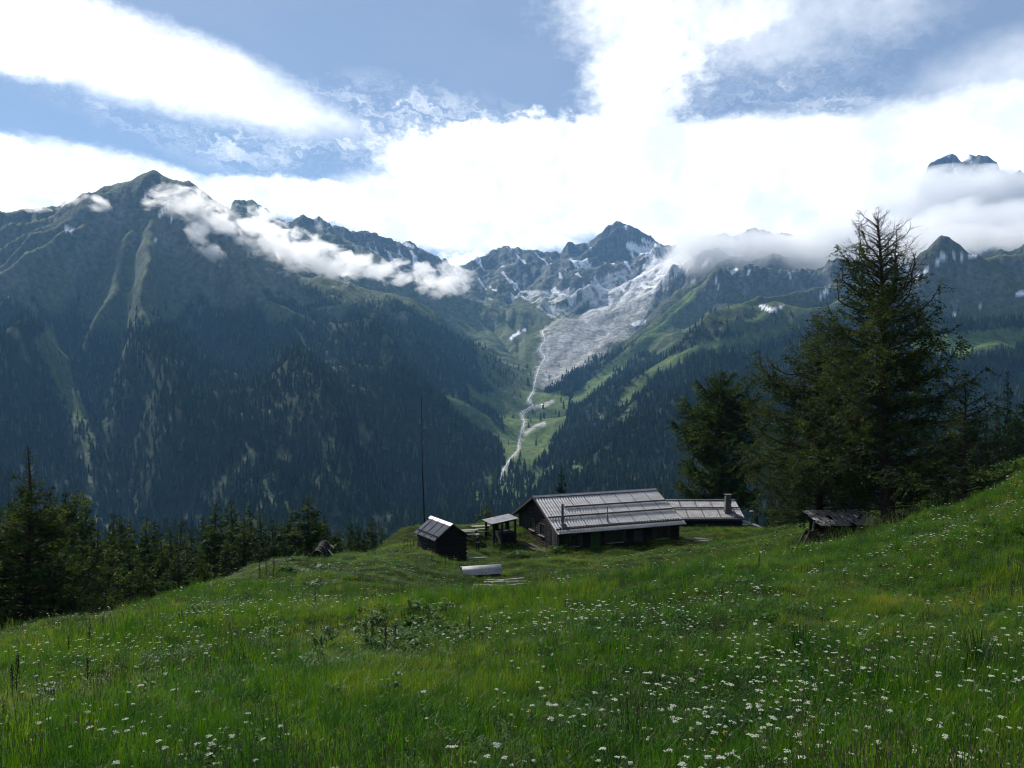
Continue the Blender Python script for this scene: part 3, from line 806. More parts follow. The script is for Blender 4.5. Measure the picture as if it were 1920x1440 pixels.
bs = t.add('ShaderNodeBsdfPrincipled'); bs.inputs['Base Color'].default_value = (.54, .56, .44, 1); bs.inputs['Roughness'].default_value = .8
tr = t.add('ShaderNodeBsdfTranslucent'); tr.inputs['Color'].default_value = (.40, .43, .30, 1)
mx = t.add('ShaderNodeMixShader'); mx.inputs[0].default_value = .35
t.l.new(bs.outputs[0], mx.inputs[1]); t.l.new(tr.outputs[0], mx.inputs[2]); t.l.new(mx.outputs[0], out.inputs[0])
def plain(name, col, rough=0.8, metal=0.0, noise=None, amt=(0.6, 1.4), bump=0.0, spec=0.3, coords='Object'):
    m, t, out = new_mat(name)
    bs = t.add('ShaderNodeBsdfPrincipled'); bs.inputs['Roughness'].default_value = rough; bs.inputs['Metallic'].default_value = metal
    bs.inputs['Specular IOR Level'].default_value = spec
    if noise:
        tc = t.add('ShaderNodeTexCoord'); v = t.vmath('MULTIPLY', tc.outputs[coords], noise)
        n = t.noise(v, 1.0, 6, 0.65)
        c = t.mix(1.0, (*col, 1), t.ramp(n, [(0.3, (amt[0],) * 3), (0.7, (amt[1],) * 3)]), 'MULTIPLY')
        t.put(bs.inputs['Base Color'], c)
        if bump:
            bp = t.add('ShaderNodeBump'); bp.inputs['Strength'].default_value = 0.8; bp.inputs['Distance'].default_value = bump
            t.put(bp.inputs['Height'], n); t.l.new(bp.outputs[0], bs.inputs['Normal'])
    else: bs.inputs['Base Color'].default_value = (*col, 1)
    t.l.new(bs.outputs[0], out.inputs[0]); return m
m_yellow = plain('yellow_petal', (.55, .36, .03))
m_stem = plain('green_stem', (.03, .07, .012))
m_drystalk = plain('dry_stalk', (.030, .016, .010))

def grass_clump(seed, n, rad, h, w, lean):
    r = random.Random(seed); V = []; Fc = []
    for i in range(n):
        a = r.uniform(0, 6.283); q = rad * math.sqrt(r.random()); x, y = q * math.cos(a), q * math.sin(a)
        hh = h * r.uniform(.45, 1.15); d = r.uniform(0, 6.283); L = lean * hh * r.uniform(.2, 1.2); ww = w * r.uniform(.6, 1.2)
        dx, dy = math.cos(d), math.sin(d); ox, oy = -dy * ww / 2, dx * ww / 2
        o = len(V)
        V += [(x - ox, y - oy, -.03), (x + ox, y + oy, -.03),
              (x + dx * L * .3 - ox * .8, y + dy * L * .3 - oy * .8, hh * .6), (x + dx * L * .3 + ox * .8, y + dy * L * .3 + oy * .8, hh * .6),
              (x + dx * L, y + dy * L, hh)]
        Fc += [(o, o + 1, o + 3, o + 2), (o + 2, o + 3, o + 4)]
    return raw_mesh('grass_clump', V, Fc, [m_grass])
m_seed = plain('seed_heads', (.15, .12, .07), .8)
def seed_clump(seed):
    q = random.Random(seed); V = []; Fc = []; mi = []
    for i in range(9):
        a = q.uniform(0, 6.283); R = .14 * math.sqrt(q.random()); x, y = R * math.cos(a), R * math.sin(a); h = q.uniform(.28, .48); d = q.uniform(0, 6.283); l = h * q.uniform(.05, .3)
        tx, ty = x + l * math.cos(d), y + l * math.sin(d); o = len(V); w = .0022
        V += [(x - w, y, -.02), (x + w, y, -.02), (tx + w, ty, h), (tx - w, ty, h)]; Fc.append((o, o + 1, o + 2, o + 3)); mi.append(0)
        for k in range(3):
            b = q.uniform(0, 6.283); o = len(V); u, v = .006 * math.cos(b), .006 * math.sin(b); z0 = h - .02 - .022 * k
            V += [(tx - u, ty - v, z0), (tx + u, ty + v, z0 + .01), (tx, ty, z0 + .035)]; Fc.append((o, o + 1, o + 2)); mi.append(1)
    return raw_mesh('seed_grass', V, Fc, [m_grass, m_seed], midx=mi)
def leaf(V, Fc, base, d, L, w, rise, droop, r):
    """a leaf of three pairs with a keel"""
    dx, dy = math.cos(d), math.sin(d); sx, sy = -dy, dx; o = len(V)
    for k, (f, ww) in enumerate(((0, .12), (.3, .9), (.65, 1.0), (.9, .5))):
        z = base[2] + rise * L * f - droop * L * f * f
        cx, cy = base[0] + dx * L * f, base[1] + dy * L * f; e = w * ww / 2
        V += [(cx - sx * e, cy - sy * e, z + e * .35), (cx, cy, z), (cx + sx * e, cy + sy * e, z + e * .35)]
    V.append((base[0] + dx * L, base[1] + dy * L, base[2] + rise * L - droop * L))
    for k in range(3):
        a = o + 3 * k
        Fc += [(a, a + 1, a + 4, a + 3), (a + 1, a + 2, a + 5, a + 4)]
    a = o + 9; Fc += [(a, a + 1, o + 12), (a + 1, a + 2, o + 12)]
def herb_clump(seed, n, rad, h, L, w, mat, name='herb_clump'):
    r = random.Random(seed); V = []; Fc = []
    for i in range(n):
        a = r.uniform(0, 6.283); q = rad * math.sqrt(r.random())
        leaf(V, Fc, (q * math.cos(a), q * math.sin(a), h * r.uniform(0, .8)), r.uniform(0, 6.283), L * r.uniform(.5, 1.2), w * r.uniform(.6, 1.2), r.uniform(.2, 1.1), r.uniform(.1, .7), r)
    return raw_mesh(name, V, Fc, [mat])
def umbel_geo(r, V, Fc, M, x, y, h, R, lean, stem_w=.004, n=14, split=False):
    top = (x + lean[0] * h, y + lean[1] * h, h)
    SV, SF = [], []
    for k in range(3):
        a = k * 2.094; SV.append((x + stem_w * math.cos(a), y + stem_w * math.sin(a), -.03))
    for k in range(3):
        a = k * 2.094; SV.append((top[0] + stem_w * .6 * math.cos(a), top[1] + stem_w * .6 * math.sin(a), h - .02))
    for k in range(3): SF.append((k, (k + 1) % 3, 3 + (k + 1) % 3, 3 + k))
    HV, HF = [], []
    for i in range(n):
        q = R * math.sqrt((i + .5) / n); a = i * 2.4 + r.uniform(-.3, .3)
        cx, cy, cz = top[0] + q * math.cos(a), top[1] + q * math.sin(a), h + R * .25 * (1 - (q / R) ** 2) + r.uniform(-.004, .004)
        s = R * r.uniform(.22, .36); o = len(HV); HV.append((cx, cy, cz + s * .5))
        for k in range(5): HV.append((cx + s * math.cos(k * 1.257 + a), cy + s * math.sin(k * 1.257 + a), cz + r.uniform(-.2, .1) * s))
        for k in range(5): HF.append((o, o + 1 + k, o + 1 + (k + 1) % 5))
    return (SV, SF), (HV, HF)
def flower_mesh(seed, h, R, n=14, mat=None, name='wildflower'):
    r = random.Random(seed)
    (SV, SF), (HV, HF) = umbel_geo(r, None, None, None, 0, 0, h, R, (r.uniform(-.15, .15), r.uniform(-.15, .15)), n=n)
    V = SV + HV; Fc = SF + [tuple(i + len(SV) for i in f) for f in HF]
    for k in range(3): leaf(V, Fc, (0, 0, h * (.15 + .2 * k)), r.uniform(0, 6.28), .07, .02, .6, .3, r)
    nf = len(Fc); mi = [0] * len(SF) + [1] * len(HF) + [0] * (nf - len(SF) - len(HF))
    return raw_mesh(name, V, Fc, [m_stem, mat or m_umbel], midx=mi)

rs = np.random.RandomState(21)
def fan_sample(n, d0, d1, p, margin=260):
    """positions in the cone of view, denser close by: density per square metre falls as D^-p"""
    u = rs.rand(n); k = 2 - p
    D = (d0 ** k + u * (d1 ** k - d0 ** k)) ** (1 / k)
    x = rs.uniform(-960 - margin, 960 + margin, n) / F * D
    x += rs.uniform(-2.5, 2.5, n) * np.exp(-D / 6)
    return x, D
HUT = (11.0, 84.0)
def in_building(x, y):
    """keep plants out of the floors of the huts"""
    r = np.zeros(x.shape, bool)
    for (ox, oy), (e1x, e1y), (w, d) in FOOTPRINTS:
        a = (x - ox) * e1x + (y - oy) * e1y; b = -(x - ox) * e1y + (y - oy) * e1x
        r |= (a > 0) & (a < w) & (b > 0) & (b < d)
    return r
_c, _s = math.cos(math.radians(21.5)), math.sin(math.radians(21.5))
FOOTPRINTS = [((4.6, 79.0), (_c, _s), (13.6, 10.6)), ((-6.5, 71.5), (.861, .508), (3.0, 4.0)), ((19.6, 99), (1, 0), (8.5, 7))]
x, D = fan_sample(80000, 3.0, 104, 1.2)
k = ~in_building(x, D); x, D = x[k], D[k]
z = near_height(x, D)
lush = fbm(x, D, 9, 3, 141); lush2 = fbm(x, D, 2.5, 2, 147)
sc = (0.85 + D / 62) * rs.uniform(.6, 1.35, len(x))
hs = (1 + 0.9 * lush + 0.5 * lush2) * np.where(D > 48, 0.55, 1.0) * (0.85 + D / 120)
hs = np.clip(hs * 1.15, .35, 2.4) * rs.uniform(.8, 1.2, len(x))
P = np.stack([x, D, z], 1)
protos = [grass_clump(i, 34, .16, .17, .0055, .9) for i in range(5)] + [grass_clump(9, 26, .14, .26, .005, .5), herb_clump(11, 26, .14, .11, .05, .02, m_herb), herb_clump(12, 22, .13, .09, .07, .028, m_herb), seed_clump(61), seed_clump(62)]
pick = rs.randint(0, 6, len(x)); hm = (rs.rand(len(x)) < np.clip(.30 + .7 * fbm(x, D, 3, 2, 151), 0.04, .75)); pick[hm] = rs.randint(6, 8, hm.sum())
hm = rs.rand(len(x)) < np.clip(.05 + .35 * fbm(x, D, 4, 2, 155), .01, .3); pick[hm] = rs.randint(8, 10, hm.sum())
# hut clearing: mown short
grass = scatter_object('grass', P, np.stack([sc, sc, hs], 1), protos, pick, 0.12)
tag(grass, kind='stuff')

# white umbels: the 300 nearest stand as single plants, the rest as one mass
x, D = fan_sample(26000, 4.6, 75, .85, 60)
dn = fbm(x, D, 6, 3, 161) + 0.9 * fbm(x, D, 1.6, 2, 165); u = x / D * F + 960
keep = (rs.rand(len(x)) < np.clip(0.30 + 2.2 * dn, 0.03, 1) * np.where((u > 1000), 1.0, .7) * np.where(D > 40, .45, 1.0)) & ~in_building(x, D)
x, D = x[keep], D[keep]; o = np.argsort(np.hypot(x, D)); x, D = x[o], D[o]; z = near_height(x, D)
print('umbels', len(x))
fprot = [flower_mesh(s, h, R) for s, h, R in ((1, .27, .026), (2, .32, .032), (3, .22, .020), (4, .30, .028))]
s_ = rs.uniform(.28, 1.0, len(x)) * (1 + D / 60)
N1 = 300
rest = scatter_object('wildflowers', np.stack([x, D, z], 1)[N1:], np.stack([s_, s_, s_ / (1 + D / 140)], 1)[N1:], fprot, None, 0.1)
tag(rest, kind='stuff')
FLAB = 'white flat-topped umbel flower on a thin green stem in the meadow grass'
r = random.Random(8)
split_protos = []
for s, h, R in ((1, .27, .026), (2, .32, .032), (3, .22, .020)):
    (SV, SF), (HV, HF) = umbel_geo(random.Random(s), None, None, None, 0, 0, h, R, (.05, .03))
    for k in range(3): leaf(SV, SF, (0, 0, h * (.15 + .2 * k)), r.uniform(0, 6.28), .08, .02, .6, .3, r)
    split_protos.append((raw_mesh('stem', SV, SF, [m_stem]), raw_mesh('flower_head', HV, HF, [m_umbel])))
for i in range(min(N1, len(x))):
    loc = (x[i], D[i], z[i]); rot = (r.gauss(0, .1), r.gauss(0, .1), r.uniform(0, 6.28)); s = float(s_[i])
    if i < 60:
        e = bpy.data.objects.new('umbel_flower', None); COL.objects.link(e)
        st, hd = split_protos[i % 3]
        for nm, me in (('stem', st), ('flower_head', hd)):
            c = bpy.data.objects.new(nm, me); COL.objects.link(c); c.parent = e
    else:
        e = bpy.data.objects.new('umbel_flower', fprot[i % 4]); COL.objects.link(e)
    e.location = loc; e.rotation_euler = rot; e.scale = (s, s, s)
    tag(e, FLAB, 'flower', 'white umbel flowers scattered over the meadow')
ymesh = flower_mesh(31, .20, .014, 6, m_yellow, 'buttercup')
for i in range(34):
    px = r.choice([r.uniform(780, 1000), r.uniform(1280, 1420), r.uniform(300, 1850)]); dd = r.uniform(6.5, 10)
    xx = (px - 960) / F * dd; o = bpy.data.objects.new('buttercup', ymesh); COL.objects.link(o)
    o.location = (xx, dd, ground_z(xx, dd)); s = r.uniform(.9, 1.3); o.scale = (s, s, s); o.rotation_euler = (0, 0, r.uniform(0, 6))
    tag(o, 'small yellow buttercup low in the foreground grass', 'flower', 'yellow buttercups in the foreground')

# broad leaved docks, their dead stalks, long grass tufts
dock_protos = [herb_clump(40 + i, 18, .18, .24, .22, .10, m_dock, 'dock_plant') for i in range(3)]
dark_protos = [herb_clump(50 + i, 34, .22, .3, .16, .07, m_herb, 'leafy_plant') for i in range(2)]
def put(name, me, px, D, s, label, cat, group, rz=None, sz=1.0, dz=0.0):
    o = bpy.data.objects.new(name, me); COL.objects.link(o); p = at(px, 0, D)
    o.location = p + Vector((0, 0, dz)); o.rotation_euler = (0, 0, r.uniform(0, 6.28) if rz is None else rz); o.scale = (s, s, s * sz)
    tag(o, label, cat, group); return o
for i in range(30):
    put('dock_plant', dock_protos[i % 3], 790 + r.gauss(0, 52), r.uniform(16, 22), r.uniform(.7, 1.15), 'broad-leaved bright green dock plant in the big leafy patch below the planks', 'plant', 'docks in the leafy patch left of centre')
for i in range(26):
    put('leafy_plant', dark_protos[i % 2], 760 + r.gauss(0, 90), r.uniform(15, 22), r.uniform(.8, 1.3), 'dark fine-leaved plant in and around the dock patch', 'plant', 'dark leafy plants around the docks')
for i in range(16):
    put('leafy_plant', dark_protos[i % 2], r.uniform(490, 640), r.uniform(42, 56), r.uniform(1.4, 2.4), 'low dark bush among the grass below the round wooden trough', 'shrub', 'dark bushes below the trough', sz=.6)
for i in range(9):
    put('leafy_plant', dark_protos[i % 2], r.uniform(1460, 1530), r.uniform(30, 34), r.uniform(1.2, 1.7), 'dark green bush in the meadow below the sawhorse', 'shrub', 'dark bushes below the sawhorse')
for i in range(7):
    put('leafy_plant', dark_protos[i % 2], r.uniform(250, 360), r.uniform(20, 24), r.uniform(1.0, 1.5), 'lush leafy plant in the left part of the meadow', 'plant', 'leafy plants on the left of the meadow')
for i in range(6):
    put('dock_plant', dock_protos[i % 3], r.uniform(1850, 1915), r.uniform(20, 24), r.uniform(.9, 1.3), 'broad-leaved plant beside a dead stalk at the right edge of the meadow', 'plant', 'broad-leaved plants at the right edge')
for i in range(12):
    put('leafy_plant', dark_protos[i % 2], r.choice([r.uniform(945, 985), r.uniform(1035, 1062)]), r.uniform(77, 79), r.uniform(1.6, 2.4), 'nettle bush growing against the old log hut', 'shrub', 'nettles by the log hut', sz=.8)
def stalk_mesh(seed):
    q = random.Random(seed); V = []; Fc = []; h = .75
    for k in range(6):
        zz = h * k / 5; w = .008
        for j in range(4): V.append((w * math.cos(j * 1.57) + .02 * math.sin(k), w * math.sin(j * 1.57), zz))
    for k in range(5):
        for j in range(4): Fc.append((4 * k + j, 4 * k + (j + 1) % 4, 4 * k + 4 + (j + 1) % 4, 4 * k + 4 + j))
    for i in range(170):
        zz = h * q.uniform(.35, 1.05); a = q.uniform(0, 6.28); R = .035 * (1.25 - zz / h) + .012; c = (R * math.cos(a), R * math.sin(a), zz); s = .022; o = len(V)
        for j in range(3): V.append((c[0] + q.uniform(-s, s), c[1] + q.uniform(-s, s), c[2] + q.uniform(-s, s)))
        Fc.append((o, o + 1, o + 2))
    return raw_mesh('dead_stalk', V, Fc, [m_drystalk])
stalks = [stalk_mesh(i) for i in range(3)]
for px, D, s in [(165,19,.9),(190,22,.8),(125,17,.6),(160,14,.7),(18,13,.8),(28,13.5,.9),(697,16,.85),(722,15,.9),(740,15.5,.8),(685,16.5,.7),(880,17,.7),(1425,24,.7),(1355,18,.6),(1545,22,.55),(1900,15,.7),(1893,18,.6),
                 (757,70,1.3),(763,70.5,1.4),(769,71,1.2),(775,70,1.3),(782,69,1.1),(485,44,1.5),(498,45,1.6),(512,46,1.3),(835,64,1.3),(1060,20,.6),(590,24,.8)]:
    put('dead_stalk', stalks[r.randrange(3)], px, D, s, 'dark brown dried dock stalk standing up out of the grass', 'plant', 'dried dock stalks in the meadow')
tuft = grass_clump(77, 90, .07, .62, .009, 1.5); tuft.name = 'grass_tuft'
for i in range(90):
    px, dd = r.uniform(20, 1900), r.uniform(9, 38)
    put('leafy_plant', dark_protos[i % 2], px, dd, r.uniform(.5, 1.15), 'dark green leafy weed clump standing in the open meadow grass', 'plant', 'weed clumps spread over the meadow', sz=r.uniform(.5, 1.0))
put('grass_tuft', tuft, 1500, 13.0, 1.2, 'large arching tuft of long pale grass blades right of the middle of the meadow', 'grass tuft', None)
put('grass_tuft', tuft, 1600, 12.3, 1.1, 'long-bladed dark grass tuft just right of the pale arching tuft', 'grass tuft', None)
put('grass_tuft', tuft, 1835, 10.5, 1.1, 'long-bladed dark grass tuft near the right edge of the foreground', 'grass tuft', None)
put('grass_tuft', tuft, 1690, 24, 1.4, 'tall pale grass tuft on the slope below the woodshed', 'grass tuft', None)
# ------------------------------------------------------------------ larches and spruces near by
m_bark = plain('bark', (.035, .026, .020), 0.95, noise=(3, 3, 9), amt=(.5, 1.6), bump=.03)
m_dead = plain('dead_wood', (.060, .052, .046), 0.95, noise=(3, 3, 9), amt=(.6, 1.4))
m_larch = leaf_mat('larch_needles', (.012, .032, .009), (.034, .066, .014), 0.38, 0.7, False, (.075, .11, .025), 0.8)
m_spruce = leaf_mat('spruce_needles', (.010, .024, .010), (.022, .044, .014), 0.2, 0.8, False, (.035, .06, .02), 0.8)
def tube(V, Fc, pts, rads, n=5):
    o0 = None
    for i, (p, rr) in enumerate(zip(pts, rads)):
        a = pts[min(i + 1, len(pts) - 1)] - pts[max(i - 1, 0)]
        if a.length < 1e-6: a = Vector((0, 0, 1))
        a.normalize(); u = a.cross(Vector((.31, .77, .55))).normalized(); w = a.cross(u)
        o = len(V)
        for k in range(n):
            c = p + (u * math.cos(6.2832 * k / n) + w * math.sin(6.2832 * k / n)) * rr
            V.append((c.x, c.y, c.z))
        if o0 is not None:
            for k in range(n): Fc.append((o0 + k, o0 + (k + 1) % n, o + (k + 1) % n, o + k))
        o0 = o
def tree(seed, h, prof, nb, tr=.28, lean=(0, 0), needle=.11, dens=1.0, droop=.5, dead=None, z0=.08, twigk=14, mat=None, side=None, spires=(), wig=.02, up=.25):
    """returns (trunk mesh, crown mesh); prof(t) is the crown radius at height fraction t, dead(t, azimuth) the share of bare branches"""
    q = random.Random(seed); WV, WF, NV, NF = [], [], [], []
    def axis(t): return Vector((lean[0] * t * h + math.sin(t * 7 + seed) * wig * h * t * .5, lean[1] * t * h + math.cos(t * 6 + seed) * wig * h * t * .4, t * h))
    ts = [i / 14 for i in range(15)]
    tube(WV, WF, [axis(t) - Vector((0, 0, .6 if t == 0 else 0)) for t in ts], [tr * (1 - t) ** .8 * (1.35 if t == 0 else 1) + .012 for t in ts], 8)
    def tuft(p, s):
        for _ in range(2):
            a = q.uniform(0, 6.283); b = q.uniform(-.6, .9); d = Vector((math.cos(a) * math.cos(b), math.sin(a) * math.cos(b), math.sin(b))) * s
            e = Vector((q.uniform(-1, 1), q.uniform(-1, 1), q.uniform(-1, 1))) * s * .38
            o = len(NV); NV.extend([tuple(p - d * .3), tuple(p + d * .6 + e), tuple(p + d * .8 - e)]); NF.append((o, o + 1, o + 2))
    def branch(p, az, L, el, bare, lvl=0, rr=None, tip=1.0):
        n = 6; pts = [p.copy()]; a = az; e = el
        for k in range(n):
            a += q.gauss(0, .13); e += (-droop * .28 if k < 3 else up) * (1 if lvl == 0 else .4) + q.gauss(0, .08)
            if bare > .5: e += q.gauss(0, .16); a += q.gauss(0, .16)
            pts.append(pts[-1] + Vector((math.cos(a) * math.cos(e), math.sin(a) * math.cos(e), math.sin(e))) * L / n)
        r0 = rr or max(.012, L * .014 + .01)
        rad = [r0 * (1 - .85 * k / n) for k in range(n + 1)]
        tube(WV, WF, pts, rad, 4)
        nt = max(3, int(twigk * L / 3.0 * (1 if bare < .5 else .8)))
        for i in range(nt):
            f = q.uniform(.18, 1.0); k = min(n - 1, int(f * n)); g = f * n - k; b = pts[k].lerp(pts[k + 1], g)
            l = L * q.uniform(.14, .34) * (1.2 - .55 * f) + .14 * tip
            ta = a + q.choice((-1, 1)) * q.uniform(.5, 1.35); te = q.uniform(-.75, .45) if bare < .5 else q.uniform(-.1, .9)
            d = Vector((math.cos(ta) * math.cos(te), math.sin(ta) * math.cos(te), math.sin(te)))
            e2 = b + d * l + Vector((0, 0, -.12 * l if bare < .5 else .1 * l))
            tube(WV, WF, [b, (b + e2) / 2 + Vector((q.gauss(0, .03), q.gauss(0, .03), q.gauss(0, .03))), e2], [.012, .008, .004], 3)
            if bare > .5:
                if q.random() < .5:
                    e3 = e2 + Vector((q.gauss(0, 1), q.gauss(0, 1), q.uniform(0, 1))).normalized() * l * .5
                    m = b.lerp(e2, .6); tube(WV, WF, [m, e3], [.006, .003], 3)
                if bare > .8: continue
            nn = max(2, int(l / .085 * dens))
            for j in range(nn):
                if bare > .5 and q.random() < .8: continue
                w = b.lerp(e2, (j + q.random()) / nn)
                tuft(w + Vector((q.gauss(0, .045), q.gauss(0, .045), q.gauss(0, .045) - .02)), needle * q.uniform(.7, 1.3) * tip)
        if bare < .5:
            for j in range(int(L / .10 * dens)):
                f = q.uniform(.2, 1); k = min(n - 1, int(f * n)); w = pts[k].lerp(pts[k + 1], f * n - k)
                tuft(w + Vector((q.gauss(0, .04), q.gauss(0, .04), q.gauss(0, .04))), needle * tip)
    for i in range(nb):
        t = z0 + (1 - z0) * ((i + q.random()) / nb) ** .92
        t = min(t, .985); az = i * 2.39996 + q.uniform(-.5, .5)
        R = prof(t) * q.choice((q.uniform(.45, .9), q.uniform(.8, 1.35))) * 1.15
        if side: R *= side(t, az)
        if R < .06: R = .06
        b = dead(t, az) if dead else 0
        b = 1.0 if q.random() < b else (.6 if q.random() < b * .5 else 0.0)
        branch(axis(t), az, R, .28 + .5 * t + q.gauss(0, .12), b, tip=min(1.0, .3 + (1 - t) * 4))
    for (t0, az, out_, hh, bare) in spires:         # secondary leaders that grow upright from the crown
        base = axis(t0); pts = [base]
        for k in range(1, 9):
            f = k / 8; pts.append(base + Vector((math.cos(az) * out_ * min(1, f * 2.2) + q.gauss(0, .07), math.sin(az) * out_ * min(1, f * 2.2) + q.gauss(0, .07), hh * f ** 1.15)))
        tube(WV, WF, pts, [.075 * (1 - k / 9.5) for k in range(9)], 5)
        for j in range(int(hh * 7)):
            f = q.uniform(.3, 1); k = min(7, int(f * 8)); p = pts[k].lerp(pts[k + 1], f * 8 - k)
            branch(p, q.uniform(0, 6.28), (1 - f) * hh * .35 + q.uniform(.15, .4), q.uniform(0, .7), bare, 1, .016)
    tm = raw_mesh('trunk', WV, WF, [m_bark], True); cm = raw_mesh('crown', NV, NF, [mat or m_larch])
    return tm, cm
def plant(name, meshes, loc, label, cat='tree', group=None, s=1.0, rz=0.0, sz=1.0):
    e = bpy.data.objects.new(name, None); COL.objects.link(e); e.location = loc; e.rotation_euler = (0, 0, rz); e.scale = (s, s, s * sz)
    for nm, me in zip(('trunk', 'crown'), meshes):
        c = bpy.data.objects.new(nm, me); COL.objects.link(c); c.parent = e
    tag(e, label, cat, group); return e
def lp(*pts):
    xs, ys = zip(*pts)
    return lambda t: float(np.interp(t, xs, ys))

def az_side(t, az): return 1.0
# the great larch beside the woodshed, its top dead
p = at(1668, 1000, 51.5)
hero = tree(3, 20.3, lp((0, 3.2), (.08, 4.4), (.2, 5.0), (.35, 4.5), (.5, 3.9), (.65, 3.2), (.76, 2.5), (.84, 2.4), (.92, 1.8), (1, .6)), 300, tr=.42, lean=(-.04, 0), needle=.135, dens=.8,
            dead=lambda t, az: 1.0 if t > .86 else (.42 if t > .77 else (.14 if t > .6 else .05)), z0=.05, twigk=17,
            spires=[(.76, 2.9, 1.35, 5.4, 1.0), (.80, .3, 1.2, 3.6, 1.0), (.72, 3.1, 2.5, 3.6, 1.0), (.74, .1, 2.1, 3.0, .9), (.68, 3.3, 3.2, 2.4, .9)], droop=.35)
plant('larch_tree', hero, p, 'tallest larch with a bare forked top rising beside the woodshed')
comp = tree(8, 16.0, lp((0, 3.2), (.1, 4.8), (.3, 5.2), (.5, 4.7), (.7, 3.3), (.85, 1.6), (1, .4)), 230, tr=.3, lean=(-.02, 0), needle=.14, dens=.72, z0=.06, twigk=17,
            dead=lambda t, az: .9 if t > .86 else .08, spires=[(.6, 3.4, 1.4, 3.2, .6), (.55, .2, 1.2, 3.4, .6), (.66, 1.5, .8, 2.6, .6)])
plant('larch_tree', comp, at(1538, 1000, 58), 'dense larch with one dead spike leaning out, against the left side of the tallest larch')
# open round larch behind the long hut
old = tree(12, 19.0, lp((0, 1.5), (.1, 4.0), (.25, 5.6), (.45, 5.3), (.65, 4.3), (.8, 3.1), (.92, 1.6), (1, .5)), 170, tr=.45, needle=.22, dens=1.3, z0=.12, twigk=15, droop=.25, dead=lambda t, az: .12,
           spires=[(.45, 3.0, 3.0, 6.5, 0), (.5, .2, 2.8, 6.0, 0), (.55, 4.5, 2.0, 6.0, 0)])
q_ = at(1352, 0, 112)
plant('larch_tree', old, Vector((q_.x, q_.y, -21.4)), 'broad round larch behind the low hut with the stone chimney', s=1.14)
# small larch right of the great one: long sagging lower boughs
rt = tree(15, 8.0, lp((0, 2.4), (.08, 4.0), (.2, 3.8), (.4, 2.6), (.7, 1.5), (.9, .6), (1, .15)), 110, tr=.16, needle=.10, dens=1.0, z0=.05, twigk=15, droop=.55)
plant('larch_tree', rt, at(1809, 965, 46), 'small larch with long sagging lower boughs right of the tallest larch')
rt2 = None and tree(16, 9.5, lp((0, 2.2), (.1, 2.6), (.4, 2.1), (.8, .8), (1, .2)), 110, tr=.18, needle=.12, dens=1.2, z0=.05, mat=m_spruce)
rt2 and plant('spruce_tree', rt2, at(1745, 965, 58), 'dark spruce half hidden between the tallest and the small larch')
lt = tree(21, 12.4, lp((0, 3.2), (.15, 4.0), (.35, 3.9), (.55, 3.0), (.7, 1.5), (.82, .7), (1, .15)), 190, tr=.26, needle=.14, dens=1.3, z0=.05, twigk=16, dead=lambda t, az: .7 if t > .74 else .06, droop=.45)
q_ = at(50, 0, 42); plant('larch_tree', lt, Vector((q_.x, q_.y, -16.2)), 'big dark larch with a thin bare top at the left edge of the meadow')
# variants for the rows below the meadow
V1 = tree(31, 14, lp((0, 2.0), (.1, 2.9), (.4, 2.5), (.7, 1.3), (.9, .55), (1, .1)), 100, tr=.2, needle=.24, dens=1.3, z0=.08, twigk=13)
V2 = tree(32, 14, lp((0, 1.8), (.15, 2.5), (.5, 2.0), (.8, .8), (1, .1)), 100, tr=.19, needle=.24, dens=1.3, z0=.08, twigk=13)
V3 = tree(33, 14, lp((0, 2.2), (.15, 3.0), (.4, 2.7), (.7, 1.7), (.9, .7), (1, .1)), 110, tr=.24, needle=.24, dens=1.3, z0=.06, twigk=13, droop=.6)
V4 = tree(34, 14, lp((0, 1.4), (.1, 2.2), (.4, 1.9), (.75, .9), (1, .08)), 110, tr=.2, needle=.22, dens=1.5, z0=.03, twigk=13, mat=m_spruce)
VV = [V1, V2, V3, V4]
def row_tree(px, top, D, v, label, group=None, name=None, wide=1.0):
    """a tree whose top stands at that height; it roots on the hillside below"""
    x = (px - 960) / F * D; z = ground_z(x, D) if (D < 150 and -100 < x < 140) else float(far_height(np.array([x]), np.array([float(D)]))[0])
    zt = -(top - HZ) / F * D; h = max(zt - z, 4.0)
    nm = name or ('spruce_tree' if v == 3 else 'larch_tree')
    s = h / 14.0 / 1.0
    sx = min(max(s, .55), 1.25) * wide * r.uniform(.85, 1.45)
    e = plant(nm, VV[v], (x, D, z), label, 'tree', group, 1.0, r.uniform(0, 6.28)); e.scale = (sx, sx, s)
    return e
row_tree(580, 930, 88, 2, 'spreading larch standing highest in the row left of the small log hut')
row_tree(1052, 872, 125, 3, 'pointed dark spruce behind the ridge of the long hut')
row_tree(915, 948, 118, 2, 'low bushy larch behind the wooden canopy', wide=1.3)
row_tree(696, 968, 118, 0, 'slim larch just left of the small log hut')
RG = 'larches below the left edge of the meadow'; RL = 'green larch in the row of trees below the left edge of the meadow'
for px, top, D, v in [(18,955,52,0),(-40,930,60,2),(95,935,62,0),(128,930,66,1),(160,948,60,0),(205,972,70,1),(225,985,64,0),(247,990,78,1),(268,980,72,1),(290,985,82,0),(318,998,76,1),(338,992,92,0),(360,1000,80,1),
                      (382,985,90,1),(404,968,86,0),(422,985,100,1),(437,962,92,1),(455,975,84,0),(470,955,98,1),(490,985,88,1),(508,990,104,0),(528,988,96,1),(545,975,100,0),(610,985,102,1),(632,1000,95,0),(655,985,110,0),(672,1000,104,1),(716,1000,118,1),
                      (270,1060,58,0),(375,1050,66,1),(140,1050,50,1),(330,1045,62,2),(180,1010,54,0),(240,1040,57,1),(300,1030,66,0),(420,1030,72,1),(350,1035,75,0),(480,1035,80,1),(530,1025,84,0)]:
    row_tree(px, top - 14 + r.uniform(-12, 12), D * r.uniform(.97, 1.04), v, RL, RG)
